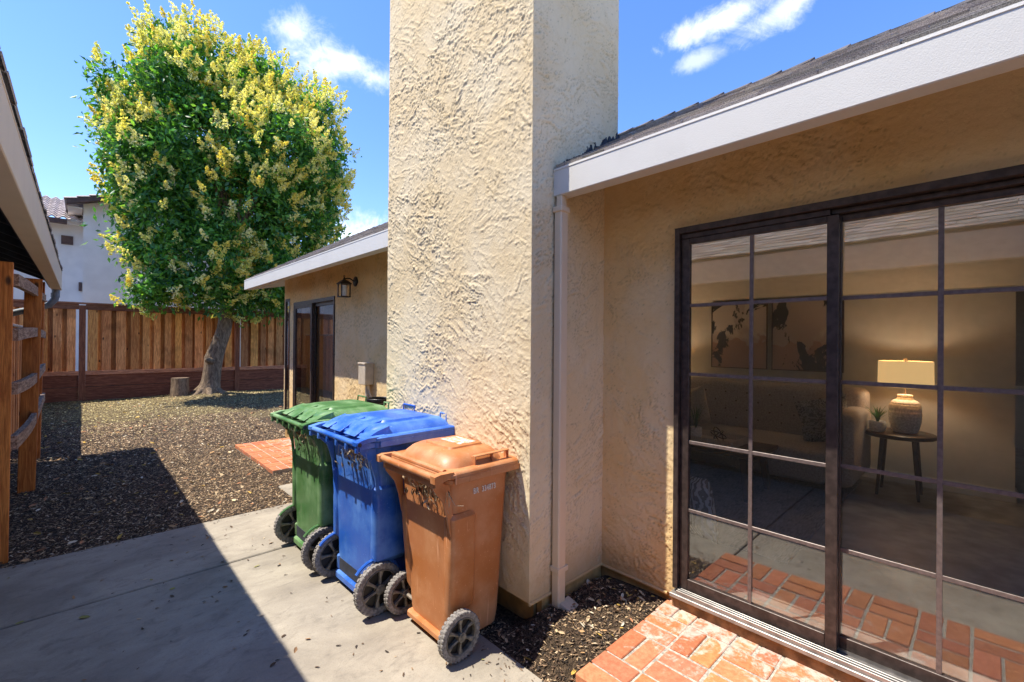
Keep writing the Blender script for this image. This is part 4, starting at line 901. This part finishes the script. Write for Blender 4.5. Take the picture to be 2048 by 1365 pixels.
for k in range(6):   # roof boards seen from below, gaps between
    xa = XG-.06-k*.16; xb_ = xa-.15; za = GT+.01+k*.16*s2; b.prism([(xa, za), (xb_, za+.15*s2), (xb_, za+.15*s2+.018), (xa, za+.018)], 'y', -6, YE-.03)
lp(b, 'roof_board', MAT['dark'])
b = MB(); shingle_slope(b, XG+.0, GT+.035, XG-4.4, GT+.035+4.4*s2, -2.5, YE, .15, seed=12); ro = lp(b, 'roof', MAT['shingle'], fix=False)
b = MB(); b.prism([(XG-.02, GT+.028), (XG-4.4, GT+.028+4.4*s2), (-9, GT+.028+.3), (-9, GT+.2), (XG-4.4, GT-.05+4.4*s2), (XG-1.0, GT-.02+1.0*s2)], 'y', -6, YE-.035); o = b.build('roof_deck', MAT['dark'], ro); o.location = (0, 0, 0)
b = MB(); pts = [(XG-.055, YE-.14, GB+.02), (XG-.055, YE-.14, GB-.06), (XG-.065, YE-.14, GB-.14), (XG-.12, YE-.14, GB-.22), (XG-.22, YE-.14, GB-.27), (XG-.40, YE-.14, GB-.33), (XG-.62, YE-.14, GB-.42)]
b.tube(pts, .042, 14); b.tube([(XG-.06, YE-.14, GB-.05), (XG-.06, YE-.14, GB-.11)], .047, 14)
lp(b, 'downspout', plain('blue grey pipe', (.14, .17, .20), .6, 0, .2), sm=50)

# ================================================================== LEFT RAIL FENCE
rf = empty('rail_fence', (-.42, 4.9, 0), 'open orange cedar fence section with tall posts and weathered rails on the left', 'fence')
rl = Vector(rf.location)
def rp(b, name, mat): o = b.build(name, mat, rf); o.location = -rl; return o
def tilt(x, y, a): return Matrix.Translation((x, y, 0)) @ Matrix.Rotation(a, 4, 'Y') @ Matrix.Translation((-x, -y, 0))
b = MB(); b.cur = (1, 1, 1); b.box((-.50, 4.85, -.1), (-.374, 4.885, 2.15), .003, tilt(-.37, 4.85, R(.3))); b.box((-.485, 4.887, -.1), (-.385, 4.98, 2.12), .003); rp(b, 'post', MAT['wood_orange'])
b = MB(); b.cur = (.8, .8, .8); b.box((-.475, 6.90, -.1), (-.345, 6.94, 2.23), .003, tilt(-.40, 6.9, R(1.0))); rp(b, 'post', MAT['wood_orange'])
b = MB(); b.cur = (.9, .8, .8); b.box((-.47, 8.72, -.1), (-.395, 8.81, 2.36), .003, tilt(-.43, 8.77, R(.7))); rp(b, 'post', MAT['wood_orange'])
for (z0, z1, za, zb, mid, mtn) in ((1.99, 2.08, 2.10, 2.19, 0, 'wood_grey'), (1.58, 1.67, 1.60, 1.69, .03, 'wood_grey'), (1.18, 1.27, 1.16, 1.26, -.03, 'wood_grey'), (.77, .87, .76, .86, -.05, 'wood_grey')):
    b = MB(); n = 10; V = []
    for i in range(n+1):
        t = i/n; yy = 4.99+(8.83-4.99)*t; zl = z0*(1-t)+za*t+mid*4*t*(1-t); zh = z1*(1-t)+zb*t+mid*4*t*(1-t); wx = .012*math.sin(t*5); V += [(-.385+wx, yy, zl), (-.345+wx, yy, zl), (-.345+wx, yy, zh), (-.385+wx, yy, zh)]
    b.add(V, [(i*4+k, i*4+(k+1) % 4, (i+1)*4+(k+1) % 4, (i+1)*4+k) for i in range(n) for k in range(4)]+[(0, 1, 2, 3), (n*4+3, n*4+2, n*4+1, n*4)]); rp(b, 'rail', MAT[mtn])

# ================================================================== BACK FENCE
FY = 16.25
bf = empty('board_fence', (2, FY, 0), 'tall redwood board fence with dark posts, cap rail and kickboards behind the tree', 'fence')
fl = Vector(bf.location)
def fp(b, name, mat): o = b.build(name, mat, bf); o.location = -fl; return o
rr = random.Random(21); posts = [-3.5, .005, 3.53, 7.05]
for px_ in posts: b = MB(); b.cur = (.8, .7, .7); b.box((px_-.065, FY-.09, -.1), (px_+.065, FY+.04, 2.47)); fp(b, 'post', MAT['wood_dark'])
for (a, c) in zip(posts, posts[1:]):
    b = MB(); x = a+.10; k = 0; end = c-.10
    while x < end-.03:
        w = min(rr.uniform(.15, .21) if k % 2 == 0 else rr.uniform(.055, .10), end-x); t = rr.choice((.75, .95, 1.05, 1.2, 1.35))*rr.uniform(.9, 1.1)*(1 if k % 2 == 0 else .5); b.cur = (t, t*rr.uniform(.84, .98), t*rr.uniform(.7, .95)); d = FY-.055 if k % 2 == 0 else FY+.0  # gap shade put into the tint: recessed boards at half brightness
        e_ = 0 if k % 2 == 0 else .03; b.box((x-e_, d, .74), (x+w+e_, d+.02, 2.42), .003); x += w; k += 1
    fp(b, 'board_panel', MAT['redwood'])
    b = MB(); b.cur = (.75, .75, .8); b.box((a+.066, FY-.075, 2.36), (c-.066, FY-.035, 2.50)); fp(b, 'top_rail', MAT['wood_rail'])
    b = MB(); b.cur = (1.9, 1.9, 1.9); b.box((a+.066, FY-.10, .66), (c-.066, FY-.035, .76), .004); fp(b, 'lower_rail', MAT['wood_rail'])
    b = MB(); b.cur = (.75, .6, .6); b.box((a+.066, FY-.05, .35), (c-.066, FY-.02, .655)); b.box((a+.066, FY-.05, -.08), (c-.066, FY-.02, .335)); fp(b, 'kickboard', MAT['wood_rail'])
b = MB(); b.cur = (1, 1, 1.1); b.box((-3.55, FY-.10, 2.503), (7.1, FY+.05, 2.545)); fp(b, 'cap_board', MAT['wood_rail'])

sf = empty('side_fence', (-.74, 12.4, 0), 'lower redwood board fence running back on the left behind the rail fence', 'fence')
sl_ = Vector(sf.location)
b = MB(); y = 8.95; k = 0
while y < 16.1:
    t = rr.choice((.5, .7, .9, 1.0))*rr.uniform(.9, 1.1); b.cur = (t, t*.8, t*.75); d = -.73 if k % 2 else -.745; b.box((d, y, -.05), (d+.018, y+.17, 1.76), .002); y += .158; k += 1
o = b.build('board_panel', MAT['redwood'], sf); o.location = -sl_
b = MB(); b.cur = (1.3, 1.5, 1.7); b.box((-.79, 8.9, 1.763), (-.68, 16.14, 1.80), .004); o = b.build('cap_board', MAT['wood_grey'], sf); o.location = -sl_
for yy in (8.86, 11.3, 13.8): b = MB(); b.cur = (.8, .7, .7); b.box((-.80, yy-.045, -.1), (-.757, yy+.045, 1.76)); o = b.build('post', MAT['wood_dark'], sf); o.location = -sl_

# ================================================================== TREES
def crown(name, blobs, n_shoots, lps, leaf, seed, mat, parent, cols, flowers=None, holes=(), flmat=None, view=None):
    rs = np.random.RandomState(seed); bl = np.array(blobs)
    kids = []
    for (bx, by, bz, br) in blobs:      # foliage pads standing out of the big masses
        for _ in range(int(4+7*br)):
            v = rs.normal(size=3); v /= np.linalg.norm(v); kr = rs.uniform(.26, .42)*min(1.4, br)+.05; q = np.array([bx, by, bz])+v*(br-kr*.35)
            kids.append((*q, kr))
    bl = np.array([(a_, b_, c_, d_*.9) for a_, b_, c_, d_ in blobs]+kids); C = bl[:, :3]; Rr = bl[:, 3]
    P = []; D = []
    wts = Rr**2; wts = wts/wts.sum()
    while len(P) < n_shoots:
        i = rs.choice(len(bl), p=wts); v = rs.normal(size=3); v /= np.linalg.norm(v); r_ = Rr[i]*rs.uniform(.55, 1.0)**.6*(1+.07*math.sin(v[0]*9+v[2]*7+i))
        p = C[i]+v*r_
        dd = np.linalg.norm((p-C), axis=1)/Rr
        if dd.min() < .60: continue
        if any(np.linalg.norm(np.cross(p-np.array([0, 0, H]), h[0]))/np.linalg.norm(h[0]) < h[1] for h in holes) and rs.rand() < .8: continue
        P.append(p); D.append(v)
    P = np.array(P); D = np.array(D); cs = np.array(cols)
    # leaves along a short shoot
    n = n_shoots*lps; pi = np.repeat(np.arange(n_shoots), lps); t = rs.uniform(-.9, 1, n)
    sh = D+rs.normal(0, .35, (n_shoots, 3)); sh /= np.linalg.norm(sh, axis=1)[:, None]
    base = P[pi]+sh[pi]*(t*leaf*2.2-leaf*.8)[:, None]+rs.normal(0, leaf*.8, (n, 3))
    d = sh[pi]*.5+rs.normal(0, .75, (n, 3)); d[:, 2] -= .35; d /= np.linalg.norm(d, axis=1)[:, None]
    nn = np.cross(d, rs.normal(size=(n, 3))+np.array([0, 0, 0.])); nn = np.cross(nn, d)
    s = np.cross(d, nn); s /= np.linalg.norm(s, axis=1)[:, None]; nn = np.cross(s, d)
    L = leaf*rs.uniform(.7, 1.35, n)[:, None]; W = L*.42
    a = base; b_ = base+d*L*.45+s*W*.5+nn*L*.07; c_ = base+d*L-nn*L*.08; e = base+d*L*.45-s*W*.5+nn*L*.07; mid = base+d*L*.48-nn*L*.02
    V = np.stack([a, b_, c_, e, mid], 1).reshape(-1, 3); k = np.arange(n)*5
    Fq = np.concatenate([np.stack([k, k+1, k+4], 1), np.stack([k+1, k+2, k+4], 1), np.stack([k+2, k+3, k+4], 1), np.stack([k+3, k, k+4], 1)])
    col_ = cs[rs.choice(len(cs), n)]*rs.uniform(.7, 1.3, (n, 1))*(rs.uniform(.75, 1.2, (n_shoots, 1))[pi])
    o = mesh_np(name, V, Fq, mat, parent, np.repeat(col_, 5, 0)); o.location = -Vector(parent.location) if parent else (0, 0, 0)
    if flowers:
        frac, cols_f, fn = flowers
        sel = np.array([rs.rand() < fn(p, v) for p, v in zip(P, D)]); dd = np.array([(np.linalg.norm(p-C, axis=1)/Rr).min() for p in P]); sel &= dd > .74
        FP = P[sel]; FD_ = D[sel]; m1 = 60; nf = len(FP); fi = np.repeat(np.arange(nf), m1); up_ = FD_*.8+np.array([0, 0, .8])+rs.normal(0, .25, (nf, 3)); up_ /= np.linalg.norm(up_, axis=1)[:, None]
        size = rs.uniform(.2, .36, nf); t = rs.uniform(0, 1, nf*m1)
        rad = (1-t)*.42+.05; side = rs.normal(size=(nf*m1, 3)); side -= up_[fi]*(side*up_[fi]).sum(1)[:, None]; side /= np.linalg.norm(side, axis=1)[:, None]
        c0 = FP[fi]+FD_[fi]*leaf*1.8+up_[fi]*(t*size[fi]*1.15)[:, None]+side*(rad*size[fi]*rs.uniform(.3, 1, nf*m1))[:, None]
        q = rs.normal(size=(nf*m1, 3)); q /= np.linalg.norm(q, axis=1)[:, None]; w = np.cross(q, rs.normal(size=(nf*m1, 3))); w /= np.linalg.norm(w, axis=1)[:, None]; x_ = np.cross(q, w)
        sz = rs.uniform(.013, .028, nf*m1)[:, None]
        V = np.stack([c0+q*sz*1.6, c0+w*sz, c0-q*sz*1.6+x_*sz*.6, c0-w*sz], 1).reshape(-1, 3); k = np.arange(nf*m1)*4
        Fq = np.stack([k, k+1, k+2, k+3], 1); cf = np.array(cols_f); cc_ = cf[rs.choice(len(cf), nf)][fi]*rs.uniform(.8, 1.15, (nf*m1, 1))
        o2 = mesh_np('blossom', V, Fq, flmat, parent, np.repeat(cc_, 4, 0)); o2.location = -Vector(parent.location) if parent else (0, 0, 0)
    return o
tree = empty('blossoming_tree', (2.66, 15.3, 0), 'large rounded evergreen tree with pale yellow blossom and leaning trunk', 'tree')
blobs = [(2.1, 15.1, 9.0, 1.5), (3.3, 15.1, 9.1, 1.5), (4.5, 15.1, 9.0, 1.5), (1.35, 15.0, 8.0, 1.35), (1.4, 14.9, 6.3, 1.45), (2.4, 14.6, 7.5, 1.9), (3.9, 14.6, 7.6, 2.0), (5.0, 15.0, 7.4, 1.5), (5.0, 15.0, 5.9, 1.5), (3.2, 14.4, 5.6, 2.0), (1.7, 14.7, 4.8, 1.4), (4.6, 15.0, 4.6, 1.35), (2.2, 14.5, 3.8, 1.3), (3.8, 14.8, 3.6, 1.25), (1.25, 14.3, 2.9, .70), (3.2, 14.8, 3.0, .8), (4.9, 15.3, 3.3, .9), (.75, 15.0, 7.2, .85), (.7, 14.9, 5.2, .7), (5.7, 15.1, 6.4, .85), (1.6, 14.9, 9.7, .7), (4.6, 15.2, 2.75, .45), (1.0, 14.6, 3.8, .6)]
blobs = [(x_+.06, y_, z_-.04, r_-.22) for x_, y_, z_, r_ in [(2.95+(a_-3.0)*.96, b_, c_-.42*max(0, min(1, (c_-6)/2)), d_) for a_, b_, c_, d_ in blobs]]
def bough(b, a, c, r0, r1, seed):
    rr = random.Random(seed); a = Vector(a); c = Vector(c); pts = []
    for i in range(7): t = i/6; p = a.lerp(c, t); w = .12*(c-a).length*math.sin(t*math.pi)*.4; pts.append(p+Vector((rr.uniform(-w, w), rr.uniform(-w, w), rr.uniform(-w, w)*.5+.15*math.sin(t*math.pi))))
    b.tube(pts, [r0*(1-i/6)+r1*i/6 for i in range(7)], 8)
b = MB(); tp = [(2.60, 15.3, -.1), (2.64, 15.3, .12), (2.68, 15.3, .4), (2.72, 15.3, .75), (2.74, 15.28, 1.05), (2.84, 15.25, 1.4), (2.98, 15.2, 1.9), (3.05, 15.2, 2.5), (3.10, 15.15, 3.1), (3.15, 15.1, 3.8)]
b.tube(tp, [.42, .30, .235, .22, .235, .20, .185, .18, .17, .13], 18)
b.tube([(2.66, 15.12, 1.0), (2.55, 15.02, 1.02), (2.5, 14.98, 1.06)], [.11, .07, .02], 10); b.tube([(2.85, 15.1, 1.62), (2.74, 15.02, 1.72)], [.08, .03], 8)
for k in range(7): a = R(51*k+10); b.tube([(2.62+.12*math.cos(a), 15.3+.12*math.sin(a), .25), (2.62+.34*math.cos(a), 15.3+.34*math.sin(a), .07), (2.62+.62*math.cos(a), 15.3+.62*math.sin(a), -.03)], [.12, .08, .03], 8)
for i, (bx_, by_, bz_, br_) in enumerate(blobs[:10]+blobs[12:14]): bough(b, tp[-2] if i % 2 else tp[-1], (bx_, by_, bz_), .10, .025, i)
for i, (bx_, by_, bz_, br_) in enumerate(blobs[:9]*3):
    rr = random.Random(i+50); v = Vector((rr.gauss(0, 1), rr.gauss(0, 1), rr.gauss(0, 1))).normalized()*br_*.85; bough(b, (bx_, by_, bz_), Vector((bx_, by_, bz_))+v, .03, .008, i+90)
for f_ in (0,): pass
o = b.build('trunk', MAT['bark'], tree, sm=60); o.location = -Vector(tree.location)
def rayd(px_, py_): return np.array(fw+r2*((px_-1024)/F)+u2*((682.5-py_)/F))
holes = [(rayd(405, 262), .30), (rayd(470, 275), .28), (rayd(560, 260), .24), (rayd(590, 300), .28), (rayd(430, 300), .2), (rayd(600, 395), .22), (rayd(530, 290), .2)]
def fprob(p, v):
    s = .32+1.0*max(0, min(1, (p[2]-4.6)/4.0)); s += .3*max(0, (p[0]-4.6)/1.5); s *= .22+1.4*sstep(fbm(np.array([p[0]*1.1]), np.array([p[2]*1.1]), 2)[0], .38, .6); s *= .4+.6*min(1, max(0, (p[0]-.3)/1.2)); return min(.95, s)
gcols = [(.09, .26, .04), (.13, .33, .05), (.06, .19, .05), (.20, .42, .07), (.07, .22, .10)]
crown('crown', blobs, 6600, 13, .15, 5, MAT['leaf'], tree, gcols, (1, [(.78, .72, .26), (.80, .74, .36), (.70, .68, .27), (.80, .76, .46), (.78, .66, .18)], fprob), holes, MAT['flower'])
# stump
b = MB(); b.loft([[((.19+.02*math.sin(3*a_)+.01*math.sin(7*a_))*(1+.12*(z_ < .1))*math.cos(a_), (.19+.02*math.sin(3*a_))*(1+.12*(z_ < .1))*math.sin(a_), z_) for a_ in [2*math.pi*k/28 for k in range(28)]] for z_ in (-.05, .06, .3, .54)])
o = b.build('tree_stump', MAT['bark'], sm=50); o.location = (1.98, 15.35, 0); tag(o, 'short sawn tree stump against the fence left of the leaning trunk', 'tree stump')
# more trees: one behind the far roof, big dark one behind the left building (seen reflected in the door)
t2 = empty('background_tree', (6.6, 18.5, 0), 'smaller yellow green tree behind the far end of the roof', 'tree')
b = MB(); b.tube([(6.6, 18.5, 0), (6.65, 18.5, 2.2), (6.5, 18.4, 4)], [.16, .12, .06], 10); o = b.build('trunk', MAT['bark'], t2, sm=60); o.location = -Vector(t2.location)
crown('crown', [(6.5, 18.4, 3.6, 1.2), (7.2, 18.4, 4.4, .9), (5.9, 18.3, 3.1, .8), (6.9, 18.3, 5.1, .65), (7.9, 18.6, 3.7, .9)], 700, 12, .14, 11, MAT['leaf'], t2, [(.14, .19, .05), (.09, .16, .04), (.2, .2, .07)])
t3 = empty('shade_tree', (-11.5, 0, 0), 'dark leafy tree behind the left building, reflected in the glass door', 'tree')
b = MB(); b.tube([(-11.5, 0, 0), (-11.4, 0, 3), (-11.2, 0, 6)], [.3, .22, .1], 10); o = b.build('trunk', MAT['bark'], t3, sm=60); o.location = -Vector(t3.location)
crown('crown', [(-11.4, 0, 8, 3), (-11.6, 4, 7.6, 3), (-11.5, -3.5, 7, 3), (-11.9, 8, 7, 3), (-11, 1.8, 5, 2.4), (-11.6, 6, 4.6, 2.4), (-10.8, -2, 4.8, 2.2)], 1700, 12, .3, 12, MAT['leaf'], t3, [(.05, .06, .02), (.07, .07, .025), (.04, .05, .02)])

# ================================================================== NEIGHBOUR HOUSE
nh = empty('neighbour_house', (3, 22, 0), 'pale two storey house with brown wavy tile roof behind the fence', 'house')
nl = Vector(nh.location)
def np_(b, name, mat, **k): o = b.build(name, mat, nh, **k); o.location = -nl; return o
b = MB(); b.box((-6, 22.2, 0), (1.0, 28, 5.62)); b.prism([(0, 0), (5.4, 0), (5.4, 6.15), (2.7, 7.1), (0, 6.15)], 'y', 21.0, 27.5); b.box((5.401, 21.6, 0), (11, 27, 3.05)); np_(b, 'wall', MAT['nbr_wall'])
b = MB()
for s in (-1, 1): b.prism([(2.7, 7.22), (2.7+s*3.1, 6.13), (2.7+s*3.1, 5.98), (2.7, 7.07)][::s], 'y', 20.55, 20.72)
b.box((-6.5, 21.62, 5.52), (-.40, 21.76, 5.68)); b.box((5.4, 21.0, 2.95), (11.3, 21.1, 3.15)); np_(b, 'fascia', MAT['nbr_trim'])
for lo_, hi_ in (((-6.5, 21.77, 5.63), (-.02, 22.19, 5.66)), ((-.38, 20.73, 5.93), (-.02, 27, 5.96)), ((5.4, 21.1, 2.99), (11.3, 21.6, 3.02))): b = MB(); b.box(lo_, hi_); np_(b, 'soffit', MAT['nbr_wall'])
def tile_slope(b, A, U, W, wlen, slen):
    A, U, W = Vector(A), Vector(U).normalized(), Vector(W).normalized(); n = U.cross(W); n = n if n.z > 0 else -n
    nu = int(wlen/.045); rows = int(slen/.32); 
    for r_ in range(rows):
        V = []
        for i in range(nu+1):
            u = i*wlen/nu; h = .045*math.sin(u*2*math.pi/.27)
            for s_, hh in ((r_*.32-.03, h+.05), (r_*.32-.03, h+.0), ((r_+1)*.32, h+.005)): V.append(A+U*u+W*s_+n*hh)
        c = random.Random(r_).uniform(.85, 1.1); b.cur = (c, c, c)
        b.add(V, [(i*3, i*3+3, i*3+5, i*3+2) for i in range(nu)]+[(i*3, i*3+1, i*3+4, i*3+3) for i in range(nu)])
MAT['tile'] = tinted('clay roof tile', (.52, .45, .42), .85)
b = MB(); tile_slope(b, (-6.5, 21.65, 5.70), (1, 0, 0), (0, 1, .42), 8.6, 3.6); tile_slope(b, (-.42, 20.6, 6.14), (0, 1, 0), (1, 0, .352), 7, 3.3); tile_slope(b, (5.82, 20.6, 6.14), (0, 1, 0), (-1, 0, .352), 7, 3.3); tile_slope(b, (5.4, 21.0, 3.17), (1, 0, 0), (0, 1, .3), 5.9, 3)
np_(b, 'roof', MAT['tile'], fix=False)
wf = MB(); wf.box((.93, 20.96, 4.28), (2.1, 21.0, 5.3)); o = np_(wf, 'window', MAT['trimw']); pn = MB(); pn.box((1.0, 20.95, 4.35), (2.03, 20.958, 5.23)); o2 = pn.build('pane', plain('teal glass', (.05, .10, .11), .1, 0, .1), o)
b = MB(); b.box((-.55, 22.15, 4.9), (-.25, 22.199, 5.2)); b.box((-.10, 22.1, 3.3), (-.02, 22.199, 3.6)); b.box((-3.5, 22.15, 2.5), (-.6, 22.199, 2.62)); np_(b, 'vent', MAT['nbr_trim'])
